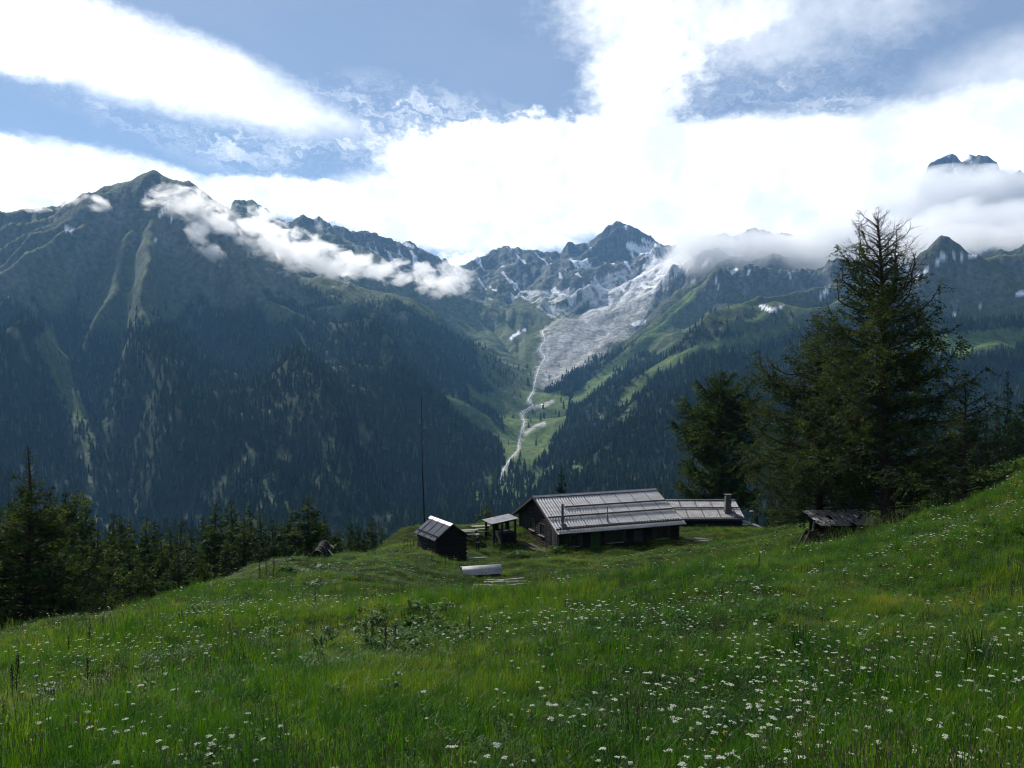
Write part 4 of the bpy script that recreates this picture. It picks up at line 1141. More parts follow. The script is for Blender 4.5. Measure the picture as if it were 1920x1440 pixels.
RG2 = 'dark spruces on the slope behind the right-hand larches'; RL2 = 'dark spruce on the slope behind the larches on the right'
for px, top, D, v in [(1890,690,150,3),(1925,720,130,3),(1955,700,140,3),(1870,740,170,3),(1850,770,160,3),(1905,760,120,3),(1985,730,120,3),(1445,880,150,3),(1475,900,140,3),(1420,900,160,3),(1240,905,175,3),(1290,900,160,3),(1500,860,130,3),(1465,930,120,3),(1600,870,120,3),(1715,880,130,3)]:
    row_tree(px, top, D, v, RL2, RG2, wide=1.2)
# ------------------------------------------------------------------ timber, tin and stone
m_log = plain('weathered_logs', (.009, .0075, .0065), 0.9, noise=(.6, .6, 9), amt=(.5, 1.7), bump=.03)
m_board = plain('old_boards', (.04, .033, .027), 0.9, noise=(.8, .8, 8), amt=(.5, 1.6), bump=.01)
m_grey = plain('silvered_planks', (.22, .205, .185), 0.85, noise=(1.2, 6, 6), amt=(.6, 1.4), bump=.01)
m_frame = plain('window_frame_wood', (.040, .034, .028), 0.8, noise=(4, 4, 9), amt=(.7, 1.3))
m_door = plain('green_door_paint', (.028, .075, .02), 0.8, noise=(3, 3, 3), amt=(.8, 1.2))
m_glass = plain('dark_glass', (.012, .014, .016), 0.25, spec=.6)
m_stone = plain('field_stone', (.085, .08, .075), 0.95, noise=(3, 3, 5), amt=(.5, 1.6), bump=.05)
m_tin = plain('corrugated_tin', (.21, .215, .23), 0.55, metal=.4, noise=(.9, 3, 3), amt=(.62, 1.2), bump=.004)
m_tin2 = plain('old_tin', (.17, .17, .18), 0.55, metal=.3, noise=(1.5, 1.5, 3), amt=(.45, 1.25), bump=.004)
m_cap = plain('ridge_tin', (.20, .20, .21), 0.4, metal=.4, noise=(2, 2, 2), amt=(.75, 1.15))
m_rail = plain('dark_rail', (.022, .019, .017), 0.85)
m_pipe = plain('stove_pipe', (.10, .095, .09), 0.6, metal=.5, noise=(4, 4, 4), amt=(.5, 1.5))
m_soot = plain('black_hollow', (.008, .007, .006), 1.0)

class MB:
    def __init__(self): self.V = []; self.F = []
    def box(self, x0, x1, y0, y1, z0, z1, jit=0.0):
        o = len(self.V)
        for z in (z0, z1):
            for (x, y) in ((x0, y0), (x1, y0), (x1, y1), (x0, y1)): self.V.append((x, y, z))
        self.F += [(o, o + 3, o + 2, o + 1), (o + 4, o + 5, o + 6, o + 7), (o, o + 1, o + 5, o + 4), (o + 1, o + 2, o + 6, o + 5), (o + 2, o + 3, o + 7, o + 6), (o + 3, o, o + 4, o + 7)]
        return self
    def beam(self, a, b, w, h=None, up=(0, 0, 1)):
        a, b = Vector(a), Vector(b); h = h or w; d = (b - a).normalized(); u = Vector(up)
        if abs(d.dot(u)) > .95: u = Vector((0, 1, 0))
        s = d.cross(u).normalized(); u = s.cross(d); o = len(self.V)
        for p in (a, b):
            for (i, j) in ((-1, -1), (1, -1), (1, 1), (-1, 1)): self.V.append(tuple(p + s * i * w / 2 + u * j * h / 2))
        self.F += [(o, o + 1, o + 2, o + 3), (o + 7, o + 6, o + 5, o + 4)] + [(o + k, o + 4 + k, o + 4 + (k + 1) % 4, o + (k + 1) % 4) for k in range(4)]
        return self
    def cyl(self, a, b, r0, r1=None, n=10, cap=True):
        a, b = Vector(a), Vector(b); r1 = r0 if r1 is None else r1; d = (b - a).normalized()
        u = d.cross(Vector((.2, .9, .3))).normalized(); w = d.cross(u); o = len(self.V)
        for p, rr in ((a, r0), (b, r1)):
            for k in range(n): self.V.append(tuple(p + (u * math.cos(6.2832 * k / n) + w * math.sin(6.2832 * k / n)) * rr))
        self.F += [(o + k, o + (k + 1) % n, o + n + (k + 1) % n, o + n + k) for k in range(n)]
        if cap: self.F += [tuple(o + k for k in range(n))[::-1], tuple(o + n + k for k in range(n))]
        return self
    def poly(self, *pts):
        o = len(self.V); self.V += [tuple(p) for p in pts]; self.F.append(tuple(range(o, o + len(pts)))); return self
    def build(self, name, mat, parent=None, bevel=0.0, smooth=False):
        me = raw_mesh(name, self.V, self.F, [mat], smooth)
        bm = bmesh.new(); bm.from_mesh(me); bmesh.ops.recalc_face_normals(bm, faces=bm.faces)
        if bevel: bmesh.ops.bevel(bm, geom=bm.edges[:], offset=bevel, segments=1, affect='EDGES', clamp_overlap=True)
        bm.to_mesh(me); bm.free()
        o = bpy.data.objects.new(name, me); COL.objects.link(o)
        if parent: o.parent = parent
        return o
def empty(name, loc, rz=0.0, label=None, cat=None, group=None):
    e = bpy.data.objects.new(name, None); COL.objects.link(e); e.location = loc; e.rotation_euler = (0, 0, rz)
    tag(e, label, cat, group); return e
def sheet(name, p0, ex, ey, lx, ly, mat, parent, pitch=.20, amp=.028, thick=.012, seed=0):
    """corrugated sheet: runs lx along ex (across the waves), ly down ey"""
    ex, ey = Vector(ex).normalized(), Vector(ey).normalized(); n = ex.cross(ey).normalized()
    if n.z < 0: n = -n
    q = random.Random(seed); nx = int(lx / pitch * 6); V = []; Fc = []; ny = 7
    for s in (0, 1):
        for j in range(ny):
            for i in range(nx + 1):
                a = i / 6 * 6.2832
                v = Vector(p0) + ex * (lx * i / nx) + ey * (ly * j / (ny - 1)) + n * (amp * math.cos(a) - s * thick + .012 * math.sin(i * .021 + j * 1.3 + seed))
                V.append(tuple(v))
    W = nx + 1
    for s in (0, 1):
        for j in range(ny - 1):
            for i in range(nx):
                o = s * ny * W + j * W + i; f = (o, o + 1, o + W + 1, o + W); Fc.append(f if s == 0 else f[::-1])
    B = ny * W
    for i in range(nx):
        Fc.append((i, B + i, B + i + 1, i + 1)); e = (ny - 1) * W + i; Fc.append((e, e + 1, B + e + 1, B + e))
    for j in range(ny - 1):
        Fc.append((j * W, (j + 1) * W, B + (j + 1) * W, B + j * W)); e = j * W + nx; Fc.append((e, B + e, B + e + W, e + W))
    me = raw_mesh(name, V, Fc, [mat], False); o = bpy.data.objects.new(name, me); COL.objects.link(o); o.parent = parent
    return o
def log_wall(name, parent, p0, p1, z0, z1, mat, holes=(), d=.24, gable=None, th=.2):
    """horizontal logs from p0 to p1 (2-d, local); holes (s0, s1, z0, z1) stay open; gable(z) gives the (s0, s1) run at height z"""
    mb = MB(); p0, p1 = Vector((*p0, 0)), Vector((*p1, 0)); L = (p1 - p0).length; u = (p1 - p0) / L
    z = z0; k = 0
    while z < z1 - .02:
        zc = z + d / 2; s0, s1 = (0, L) if gable is None else gable(zc)
        ext = .18 if (k % 2 == 0 and gable is None) else 0.0
        segs = [(s0 - ext, s1 + ext)]
        for (h0, h1, a, b) in holes:
            if a - .05 < zc < b + .05:
                ns = []
                for (x0, x1) in segs:
                    if h1 <= x0 or h0 >= x1: ns.append((x0, x1)); continue
                    if h0 > x0: ns.append((x0, h0))
                    if h1 < x1: ns.append((h1, x1))
                segs = ns
        for (x0, x1) in segs:
            if x1 - x0 > .05: mb.cyl(p0 + u * x0 + Vector((0, 0, zc)), p0 + u * x1 + Vector((0, 0, zc)), d / 2 + .012 + .008 * math.sin(k * 2.3), None, 8)
        z += d; k += 1
    return mb.build(name, mat, parent)
def window(parent, c, u, w, h, shutters=False, sill=True):
    """frame, pane and sill set in a wall; c centre (local), u unit vector along the wall, outside is to its right"""
    u = Vector((*u, 0)).normalized(); n = Vector((u.y, -u.x, 0)); c = Vector(c)
    def B(mb, s0, s1, z0, z1, o0, o1):
        a = c + u * s0 + n * ((o0 + o1) / 2) + Vector((0, 0, (z0 + z1) / 2)); b = c + u * s1 + n * ((o0 + o1) / 2) + Vector((0, 0, (z0 + z1) / 2))
        mb.beam(a, b, abs(o1 - o0), z1 - z0)
    f = MB(); t_ = .09
    B(f, -w / 2, w / 2, h / 2 - t_, h / 2, .02, .17); B(f, -w / 2, w / 2, -h / 2, -h / 2 + t_, .02, .17)
    B(f, -w / 2, -w / 2 + t_, -h / 2 + t_, h / 2 - t_, .02, .168); B(f, w / 2 - t_, w / 2, -h / 2 + t_, h / 2 - t_, .02, .168)
    B(f, -.025, .025, -h / 2 + t_, h / 2 - t_, .04, .12)
    fo = f.build('window', m_frame, parent)
    g = MB(); B(g, -w / 2 + .04, w / 2 - .04, -h / 2 + .04, h / 2 - .04, .06, .075); g.build('pane', m_glass, fo)
    if sill:
        s = MB(); B(s, -w / 2 - .08, w / 2 + .08, -h / 2 - .07, -h / 2 - .003, .05, .27); s.build('sill', m_grey, fo)
    if shutters:
        for sg in (-1, 1):
            s = MB(); B(s, sg * (w / 2 + .22) - .19, sg * (w / 2 + .22) + .19, -h / 2, h / 2, .15, .19); s.build('shutter', m_board, parent)
    return fo
def snow_rail(parent, a, b, nrm, gap=.16, posts=9):
    """a double rail held off the tin on short brackets"""
    a, b, nrm = Vector(a), Vector(b), Vector(nrm).normalized(); mb = MB()
    mb.cyl(a + nrm * gap, b + nrm * gap, .05, None, 6); mb.cyl(a + nrm * (gap * .35), b + nrm * (gap * .35), .04, None, 6)
    for k in range(posts * 3):
        p = a.lerp(b, (k + .5) / (posts * 3)); mb.beam(p - nrm * .02, p + nrm * (gap + .03), .045)
    return mb.build('snow_rail', m_rail, parent)

# ---- long log hut
RZ = math.radians(21.5)
hut = empty('log_hut', (4.4, 78.0, -15.76), RZ, 'long dark log hut under a big corrugated tin roof with three snow rails', 'hut')
W_, L_, RISE = 12.2, 14.9, 2.85            # depth, length, ridge above the eaves; local x along the eaves, y away from the camera, z = 0 at the eaves
HW = W_ / 2; sl = math.hypot(HW, RISE)
gz = -3.6
def gab(z):
    # roof underside above the gable wall
    lo = .95; f = lambda y: min(y, W_ - y) / HW * RISE - .12
    y = HW
    if z <= f(.95): return (0, W_ - 1.9)
    yy = (z + .12) / RISE * HW
    return (yy - .95, W_ - 1.9 - (yy - .95))
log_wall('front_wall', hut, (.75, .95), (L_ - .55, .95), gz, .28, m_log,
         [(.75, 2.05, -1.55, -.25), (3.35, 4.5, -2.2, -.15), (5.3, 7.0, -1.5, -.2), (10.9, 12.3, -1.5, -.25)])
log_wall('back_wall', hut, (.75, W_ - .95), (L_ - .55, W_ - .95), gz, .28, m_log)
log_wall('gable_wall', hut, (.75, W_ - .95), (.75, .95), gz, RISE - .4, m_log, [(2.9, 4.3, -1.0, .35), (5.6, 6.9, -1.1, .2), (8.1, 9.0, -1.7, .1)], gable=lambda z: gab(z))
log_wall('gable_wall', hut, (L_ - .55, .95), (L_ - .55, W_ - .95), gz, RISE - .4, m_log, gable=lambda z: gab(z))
window(hut, (.75 + 1.4, .95, -.9), (1, 0), 1.3, 1.2, True); window(hut, (.75 + 6.15, .95, -.85), (1, 0), 1.7, 1.2, True); window(hut, (.75 + 11.6, .95, -.87), (1, 0), 1.4, 1.2, True)
window(hut, (.75, W_ - .95 - 3.6, -.32), (0, -1), 1.4, 1.3, False); window(hut, (.75, W_ - .95 - 6.25, -.45), (0, -1), 1.3, 1.25, False)
d_ = MB(); d_.box(.75 + 3.35, .75 + 4.5, .90, .97, -2.25, -.18)
for k in range(4): d_.box(.75 + 3.38 + k * .28, .75 + 3.6 + k * .28, .87, .903, -2.2, -.22)
dd_ = d_.build('door', m_door, hut)
MB().box(.75 + 4.3, .75 + 4.36, .80, .868, -1.25, -1.1).build('handle', m_rail, dd_)
d_ = MB(); d_.box(.68, .80, W_ - .95 - 9.0, W_ - .95 - 8.1, -1.9, .12); d_.build('door', m_board, hut)
MB().box(9.0, 10.1, .72, .76, -1.6, -.35).build('shutter', m_board, hut)
b_ = MB()
for x_ in (.75, L_ - .55):
    for y_ in (.95, W_ - .95): b_.box(x_ - .17, x_ + .17, y_ - .17, y_ + .17, gz, .2)
b_.build('corner_post', m_log, hut)
# light verge posts by the gable corner
MB().beam((.45, 1.0, -2.2), (.45, 1.0, .4), .10).beam((.42, 3.6, -2.3), (.42, 3.6, .5), .08).build('verge_post', m_frame, hut)
# rafters under the overhang, then the tin
rf = MB()
for k in range(13):
    x_ = .25 + k * (L_ - .5) / 12
    for sgn in (0, 1):
        a = Vector((x_, 0.1 if sgn == 0 else W_ - .1, -.10)); b = Vector((x_, HW, RISE - .16)); rf.beam(a, b, .10, .14)
rf.build('rafter', m_log, hut)
dy_, dz_ = HW / sl, RISE / sl
sheet('roof', (0, 0, 0), (1, 0, 0), (0, dy_, dz_), L_, sl, m_tin, hut, .31, .05, seed=1)
sheet('roof', (0, W_, 0), (1, 0, 0), (0, -dy_, dz_), L_, sl, m_tin, hut, seed=2)
MB().beam((-.04, HW - .16, RISE + .01), (L_ + .04, HW - .16, RISE + .01), .42, .03, (0, -dz_, dy_)).beam((-.04, HW + .16, RISE + .01), (L_ + .04, HW + .16, RISE + .01), .42, .03, (0, dz_, dy_)).build('ridge_cap', m_cap, hut)
nf = (0, -dz_, dy_); nb_ = (0, dz_, dy_)
def on_roof(x, f, off=.05, back=False):   # f = 0 at the ridge, 1 at the eaves
    y = HW - HW * f if not back else HW + HW * f
    n = Vector(nb_ if back else nf); return Vector((x, y, RISE * (1 - f))) + n * off
for f, x0 in ((.36, 2.6), (.60, .1), (.91, .15)):
    snow_rail(hut, on_roof(x0, f, .02), on_roof(L_ - .15, f, .02), nf)
for f in (.5, .9): snow_rail(hut, on_roof(.1, f, .02, True), on_roof(L_ - .15, f, .02, True), nb_)
sm = MB()
for k in range(1, 8):
    x_ = k * L_ / 8 + .1
    sm.beam(on_roof(x_, .0, .045), on_roof(x_, .355, .045), .05, .035, nf); sm.beam(on_roof(x_ + .25, .365, .045), on_roof(x_ + .25, .595, .045), .05, .03, nf)
    sm.beam(on_roof(x_ - .1, .605, .045), on_roof(x_ - .1, .905, .045), .05, .03, nf)
sm.build('seam_batten', m_rail, hut)
v_ = MB()
for x_ in (.02, L_ - .02):
    v_.beam((x_, 0, -.06), (x_, HW, RISE - .06), .05, .22); v_.beam((x_, W_, -.06), (x_, HW, RISE - .06), .05, .22)
v_.build('verge_board', m_board, hut)
def flue(px_, f, h, rr, hat=True):
    p = on_roof(px_, f, 0); o = MB().cyl(p - Vector((0, 0, .3)), p + Vector((0, 0, h)), rr, None, 12).build('stovepipe', m_pipe, hut)
    if hat: MB().cyl(p + Vector((0, 0, h + .05)), p + Vector((0, 0, h + .09)), rr * 1.5, rr * 1.3, 12).build('rain_cap', m_cap, o)
    MB().box(p.x - rr * 2, p.x + rr * 2, p.y - rr * 2.4, p.y + rr * 2.4, p.z - .12, p.z + .10).build('flashing', m_cap, o)
flue(1.25, .77, 2.0, .13); flue(6.3, .77, 1.45, .055)
# plinth of field stone
st_ = MB(); rq = random.Random(4)
for (x0, y0, x1, y1) in ((.55, .72, L_ - .35, .72), (.5, .8, .5, W_ - .9), (L_ - .3, .8, L_ - .3, W_ - .9)):
    n = int(math.hypot(x1 - x0, y1 - y0) / .45)
    for k in range(n):
        for j in range(3):
            f = (k + .5) / n; cx, cy = x0 + (x1 - x0) * f, y0 + (y1 - y0) * f; s = rq.uniform(.16, .26)
            st_.box(cx - s, cx + s, cy - s * .7, cy + s * .7, -3.4 + j * .4, -3.4 + j * .4 + s * 1.7)
st_.build('stone_plinth', m_stone, hut, bevel=.04)

# ---- rough terrace of planks and stones along the gable
ter = empty('plank_terrace', (4.4, 78.0, -15.76), RZ, 'low terrace of loose planks and rubble along the left gable of the long hut', 'terrace')
t1 = MB()
for k in range(5): t1.beam((-.3 - .26 * k, 1.2 + .3 * k, -2.05 + .04 * k), (-.25 - .26 * k, 7.8 - .2 * k, -2.05 + .035 * k), .22, .06)
t1.build('planking', m_board, ter)
t2 = MB()
for k in range(34):
    x_, y_, s = rq.uniform(-2.3, -1.2), rq.uniform(.8, 7.5), rq.uniform(.10, .26); t2.box(x_ - s, x_ + s, y_ - s, y_ + s, -2.9, -2.3 + s * .8 * rq.random())
t2.build('rubble_edge', m_stone, ter, bevel=.04)

# ---- canopy left of the gable
C0 = Vector((-2.13, 82.0, -15.5)); cz0 = ground_z(-1.2, 83.5) - C0.z
can = empty('wooden_canopy', C0, RZ, 'small open canopy with a pale slanting roof on posts between the log huts', 'canopy')
MB().poly((0, 0, 0), (3.05, 0, .42), (3.05, 2.9, .42), (0, 2.9, 0)).poly((0, 0, -.07), (0, 2.9, -.07), (3.05, 2.9, .35), (3.05, 0, .35)).poly((0, 0, -.07), (3.05, 0, .35), (3.05, 0, .42), (0, 0, 0)).poly((0, 2.9, 0), (3.05, 2.9, .42), (3.05, 2.9, .35), (0, 2.9, -.07)).poly((0, 0, -.07), (0, 0, 0), (0, 2.9, 0), (0, 2.9, -.07)).poly((3.05, 0, .42), (3.05, 0, .35), (3.05, 2.9, .35), (3.05, 2.9, .42)).build('roof', m_tin2, can)
for (x_, y_, zt) in ((.35, .25, -.03), (.35, 2.6, -.03), (2.75, .25, .30), (1.3, .25, .10)):
    MB().box(x_ - .09, x_ + .09, y_ - .09, y_ + .09, cz0 - .6, zt).build('post', m_log, can)
MB().beam((.1, .25, -.14), (2.9, .25, .24), .12, .14).beam((.1, 2.6, -.14), (2.9, 2.6, .24), .12, .14).build('roof_beam', m_log, can)
w_ = MB()
for k in range(11):
    x_ = 1.25 + k * .155
    if 3 <= k <= 7:
        w_.box(x_, x_ + .15, 2.45, 2.5, cz0 - .5, -1.05); w_.box(x_, x_ + .15, 2.45, 2.5, -.42, .2)
    else: w_.box(x_, x_ + .15, 2.45, 2.5, cz0 - .5, .2)
w_.build('board_wall', m_log, can)
MB().box(1.3, 2.9, .5, 2.3, cz0 - .4, -1.15).build('counter', m_log, can)

# ---- small log store
st0 = Vector((-6.86, 71.0, -14.94)); ang = math.atan2(1.8, 3.05)
sh = empty('small_log_hut', st0, ang, 'small square log store with a striped tin roof, standing alone left of the person', 'hut')
SW, SL, SR = 3.55, 4.7, 1.28   # width of the gable, length, ridge height
sg = -2.35
def gab2(z):
    y = .28
    if z <= -.05: return (0, SW - .7)
    yy = (z + .12) / SR * SW / 2
    return (max(0, yy - .35), SW - .7 - max(0, yy - .35))
log_wall('gable_wall', sh, (.35, .3), (SW - .35, .3), sg, SR - .28, m_log, gable=gab2, d=.2)
log_wall('gable_wall', sh, (SW - .35, SL - .35), (.35, SL - .35), sg, SR - .28, m_log, gable=gab2, d=.2)
log_wall('side_wall', sh, (.35, SL - .35), (.35, .3), sg, .12, m_log, [(1.6, 2.3, -.75, -.2)], d=.2)
log_wall('side_wall', sh, (SW - .35, .3), (SW - .35, SL - .35), sg, .12, m_log, d=.2)
window(sh, (.35, SL - .35 - 1.95, -.48), (0, -1), .7, .55, False, False)
ss = math.hypot(SW / 2, SR); dx_, dzz = SW / 2 / ss, SR / ss
sheet('roof', (0, 0, 0), (0, 1, 0), (dx_, 0, dzz), SL, ss, m_tin, sh, pitch=.34, amp=.06, seed=3)
sheet('roof', (SW, 0, 0), (0, 1, 0), (-dx_, 0, dzz), SL, ss, m_tin, sh, pitch=.34, amp=.06, seed=4)
MB().beam((SW / 2 - .13, -.03, SR + .01), (SW / 2 - .13, SL + .03, SR + .01), .34, .03, (-dzz, 0, dx_)).beam((SW / 2 + .13, -.03, SR + .01), (SW / 2 + .13, SL + .03, SR + .01), .34, .03, (dzz, 0, dx_)).build('ridge_cap', m_cap, sh)
MB().beam((.02, .03, -.05), (SW / 2, .03, SR - .05), .05, .16).beam((SW - .02, .03, -.05), (SW / 2, .03, SR - .05), .05, .16).build('verge_board', m_log, sh)
for yy in (1.15, 2.45, 3.75):
    MB().beam((SW / 2 - .1, yy, SR + .05), (-.02, yy, .06), .055, .05).build('roof_batten', m_rail, sh)
snow_rail(sh, (.35, .1, .27), (.35, SL - .1, .27), (-dzz, 0, dx_), .10, 4)
MB().beam((-.35, -.25, -2.0), (-.2, SL + .3, -1.95), .22, .16).beam((SW - .3, -.1, -1.9), (SW + 1.5, -.35, -2.0), .18, .12).build('sill_log', m_grey, sh)

# ---- low hut behind, with stone chimney
h2 = empty('low_hut', (19.6, 97.5, -17.95), math.radians(1.0), 'low hut with a grey tin roof and thick stone chimney behind the long hut', 'hut')
lx, hy, hr = 9.0, 4.6, 1.75; s2 = math.hypot(hy, hr)
sheet('roof', (0, 0, 0), (1, 0, 0), (0, hy / s2, hr / s2), lx, s2, m_tin2, h2, seed=6); sheet('roof', (0, 2 * hy, 0), (1, 0, 0), (0, -hy / s2, hr / s2), lx, s2, m_tin2, h2, seed=7)
MB().beam((-.03, hy, hr + .03), (lx + .03, hy, hr + .03), .4, .05).build('ridge_cap', m_cap, h2)
log_wall('front_wall', h2, (.4, .5), (lx - .4, .5), -2.4, .1, m_log); log_wall('back_wall', h2, (.4, 2 * hy - .5), (lx - .4, 2 * hy - .5), -3.5, .1, m_log)
g3 = lambda z: (0, 2 * hy - 1) if z < .1 else ((z + .15) / hr * hy - .5, 2 * hy - 1 - ((z + .15) / hr * hy - .5))
log_wall('gable_wall', h2, (lx - .4, .5), (lx - .4, 2 * hy - .5), -3.0, hr - .3, m_log, gable=g3); log_wall('gable_wall', h2, (.4, 2 * hy - .5), (.4, .5), -3.0, hr - .3, m_log, gable=g3)
n2_ = (0, -hr, hy)
snow_rail(h2, (.1, hy * .56, hr * .56 + .03), (lx - .1, hy * .56, hr * .56 + .03), n2_, .12, 6)
MB().beam((0, .12, .08), (lx, .12, .08), .12, .12).build('eave_log', m_rail, h2)
sm = MB()
for k in range(1, 5): sm.beam((k * 2.0 - .3, hy - .1, hr + .04), (k * 2.0 - .3, hy * .57, hr * .57 + .06), .05, .04); sm.beam((k * 2.0 + .1, hy * .55, hr * .55 + .06), (k * 2.0 + .1, .1, .1), .05, .04)
sm.build('seam_batten', m_rail, h2)
ch = MB(); q5 = random.Random(9)
for k in range(10):
    zz = .1 + k * .27; wd = .56 - .045 * k if k < 5 else .33
    ch.box(7.35 - wd + q5.uniform(-.03, .03), 7.35 + wd + q5.uniform(-.03, .03), 1.9 - wd, 1.9 + wd + q5.uniform(-.03, .03), zz, zz + .262)
co_ = ch.build('chimney', m_stone, h2, bevel=.03)
MB().box(6.93, 7.77, 1.45, 2.3, 2.81, 2.88).build('chimney_cap', m_stone, co_)
lt_ = empty('lean_to', (28.2, 97.2, -18.2), 0, 'tiny lean-to with a capped stovepipe at the right end of the low hut', 'shed')
MB().poly((0, 0, .1), (2.6, 0, -.75), (2.6, 3.0, -.75), (0, 3.0, .1)).poly((0, 0, .03), (0, 3.0, .03), (2.6, 3.0, -.82), (2.6, 0, -.82)).poly((0, 0, .03), (2.6, 0, -.82), (2.6, 0, -.75), (0, 0, .1)).build('roof', m_tin2, lt_)
MB().box(.1, 2.3, .3, 2.8, -3.0, -.85).build('wall', m_log, lt_)
pp = MB().cyl((1.3, 1.0, -.5), (1.3, 1.0, 1.15), .10, None, 10).build('stovepipe', m_pipe, lt_)
MB().cyl((1.3, 1.0, 1.24), (1.3, 1.0, 1.30), .28, .2, 10).build('rain_cap', m_cap, pp)

# ---- small things of the yard
mast_p = at(797, 0, 92)
ms = empty('mast', (mast_p.x, mast_p.y, -18.6), 0, 'very tall thin dark pole rising behind the small log store', 'pole')
MB().cyl((0, 0, -1), (-.35, 0, 8), .095, .075, 8).build('lower_pole', m_log, ms); MB().cyl((-.35, 0, 8), (-.42, 0, 15.9), .07, .045, 6).build('upper_rod', m_rail, ms)

def bench(px, D, L, label, rz, h=.75):
    p = at(px, 0, D); e = empty('picnic_table', p, rz, label, 'table')
    mb = MB()
    for k in range(3): mb.box(-L / 2, L / 2, -.35 + k * .24, -.35 + k * .24 + .22, h - .05, h)
    mb.build('table_top', m_grey, e)
    for sx in (-1, 1):
        MB().beam((sx * L * .38, -.5, -.1), (sx * L * .38, .1, h - .06), .08).beam((sx * L * .38 + .085, .5, -.1), (sx * L * .38 + .085, -.1, h - .06), .08).build('leg', m_log, e)
    for sy in (-1, 1): MB().box(-L / 2, L / 2, sy * .72 - .13, sy * .72 + .13, .40, .45).build('seat', m_grey, e)
    return e
bench(901, 85, 2.0, 'rough plank table at the left foot of the canopy', .3, .9); bench(879, 83, 1.9, 'low plank table close behind the small log store', .25)

# tin arch over a woodpile
p = at(902, 0, 61.5); tp_ = empty('covered_woodpile', p, math.radians(14), 'woodpile under an arched pale tin sheet in the grass below the person', 'woodpile')
V = []; Fc = []; n = 12; Lx = 3.1
for s, rr in ((0, .62), (1, .60)):
    for i in (0, 1, 2):
        for k in range(n + 1):
            a = math.pi * (.04 + .92 * k / n); V.append((-Lx / 2 + Lx * i / 2 + .06 * math.sin(k * 2 + i), rr * 1.0 * math.cos(a), rr * 1.05 * math.sin(a) + .12))
W2 = n + 1
for s in (0, 1):
    for i in (0, 1):
        for k in range(n): o = s * 3 * W2 + i * W2 + k; Fc.append((o, o + 1, o + W2 + 1, o + W2))
B3 = 3 * W2
for k in range(n): Fc.append((k, B3 + k, B3 + k + 1, k + 1)); e = 2 * W2 + k; Fc.append((e, e + 1, B3 + e + 1, B3 + e))
m_sheet = plain('weathered_sheet', (.30, .30, .29), .6, noise=(2, 2, 2), amt=(.7, 1.2))
o = bpy.data.objects.new('tin_arch', raw_mesh('tin_arch', V, Fc, [m_sheet], True)); COL.objects.link(o); o.parent = tp_
mb = MB()
for (y_, z_) in ((-.35, .12), (0, .12), (.35, .12), (-.18, .38), (.18, .38), (0, .60)): mb.cyl((-1.5 + .1 * y_, y_, z_), (1.4, y_, z_), .14, .13, 8)
mb.build('log_stack', m_board, tp_)
# loose planks
def planks(name, px, D, items, label):
    p = at(px, 0, D); e = empty(name, p, 0, label, 'planks')
    for (x0, y0, x1, y1, z_) in items:
        a, b = Vector((x0, y0, 0)), Vector((x1, y1, 0))
        a.z = ground_z(p.x + x0, p.y + y0) - p.z + z_; b.z = ground_z(p.x + x1, p.y + y1) - p.z + z_
        MB().beam(a, b, .17, .07).build('plank', m_grey, e)
    return e
planks('loose_planks', 940, 56.5, [(-1.95, -.8, -.2, -.2, .26), (-1.2, .0, 1.75, .45, .30), (-.9, .5, 1.6, 1.25, .40), (-1.1, .2, .4, .75, .46), (-.2, -.3, 1.9, .05, .24)], 'loose grey planks lying in the grass below the covered woodpile')
planks('loose_planks', 1308, 84, [(-1.2, .4, 1.4, -.7, .36), (-1.3, .8, .9, -.1, .42), (-.4, -.6, 1.0, -1.0, .25)], 'bleached planks leaning out from the right corner of the long hut')

# hollow log trough
p = at(599, 0, 67); tr_ = empty('wooden_trough', p + Vector((0, 0, .1)), math.radians(-8), 'round hollow wooden trough with pale hoops lying in the meadow edge at left', 'trough')
mb = MB()
A_, B_ = Vector((0, -.55, .42)), Vector((.05, 1.0, .98))
n = 16; V = []; Fc = []
for s, rr in ((0, .47), (1, .42)):
    for pnt in (A_, B_):
        for k in range(n): a = 6.2832 * k / n; V.append(tuple(pnt + Vector((rr * math.cos(a), -rr * .3 * math.sin(a), rr * 1.15 * math.sin(a)))))
for k in range(n):
    k2 = (k + 1) % n; Fc += [(k, k2, n + k2, n + k), (2 * n + k2, 2 * n + k, 3 * n + k, 3 * n + k2), (k2, k, 2 * n + k, 2 * n + k2), (n + k, n + k2, 3 * n + k2, 3 * n + k)]
Fc.append(tuple(range(3 * n, 4 * n)))
o = bpy.data.objects.new('staves', raw_mesh('staves', V, Fc, [m_log])); COL.objects.link(o); o.parent = tr_
for f in (0.03, .45, .97):
    c = A_.lerp(B_, f); mb = MB(); prev = None
    for k in range(17):
        a = 6.2832 * k / 16; q6 = c + Vector((.49 * math.cos(a), -.15 * math.sin(a), .565 * math.sin(a)))
        if prev is not None: mb.beam(prev, q6, .05, .03)
        prev = q6
    mb.build('hoop', m_grey, tr_)
MB().beam((.5, .4, .9), (1.2, -.2, .5), .06).beam((.55, .9, 1.1), (.95, .7, .9), .1).build('prop', m_grey, tr_)

# sawhorse
p = at(1520, 0, 52); sw_ = empty('sawhorse', p, .3, 'leaning wooden sawhorse in the grass left of the woodshed', 'sawhorse')
for (a, b) in (((-.75, -.1, -.2), (.05, .05, .95)), ((.6, -.2, -.25), (.0, .0, 1.0)), ((-.5, .7, -.2), (.1, .5, .9)), ((.65, .7, -.2), (.05, .5, .95))):
    MB().beam(a, b, .11).build('leg', m_board, sw_)
MB().cyl((0, -.3, .96), (1.05, .9, 1.42), .09, .07, 8).build('crossbar', m_board, sw_)
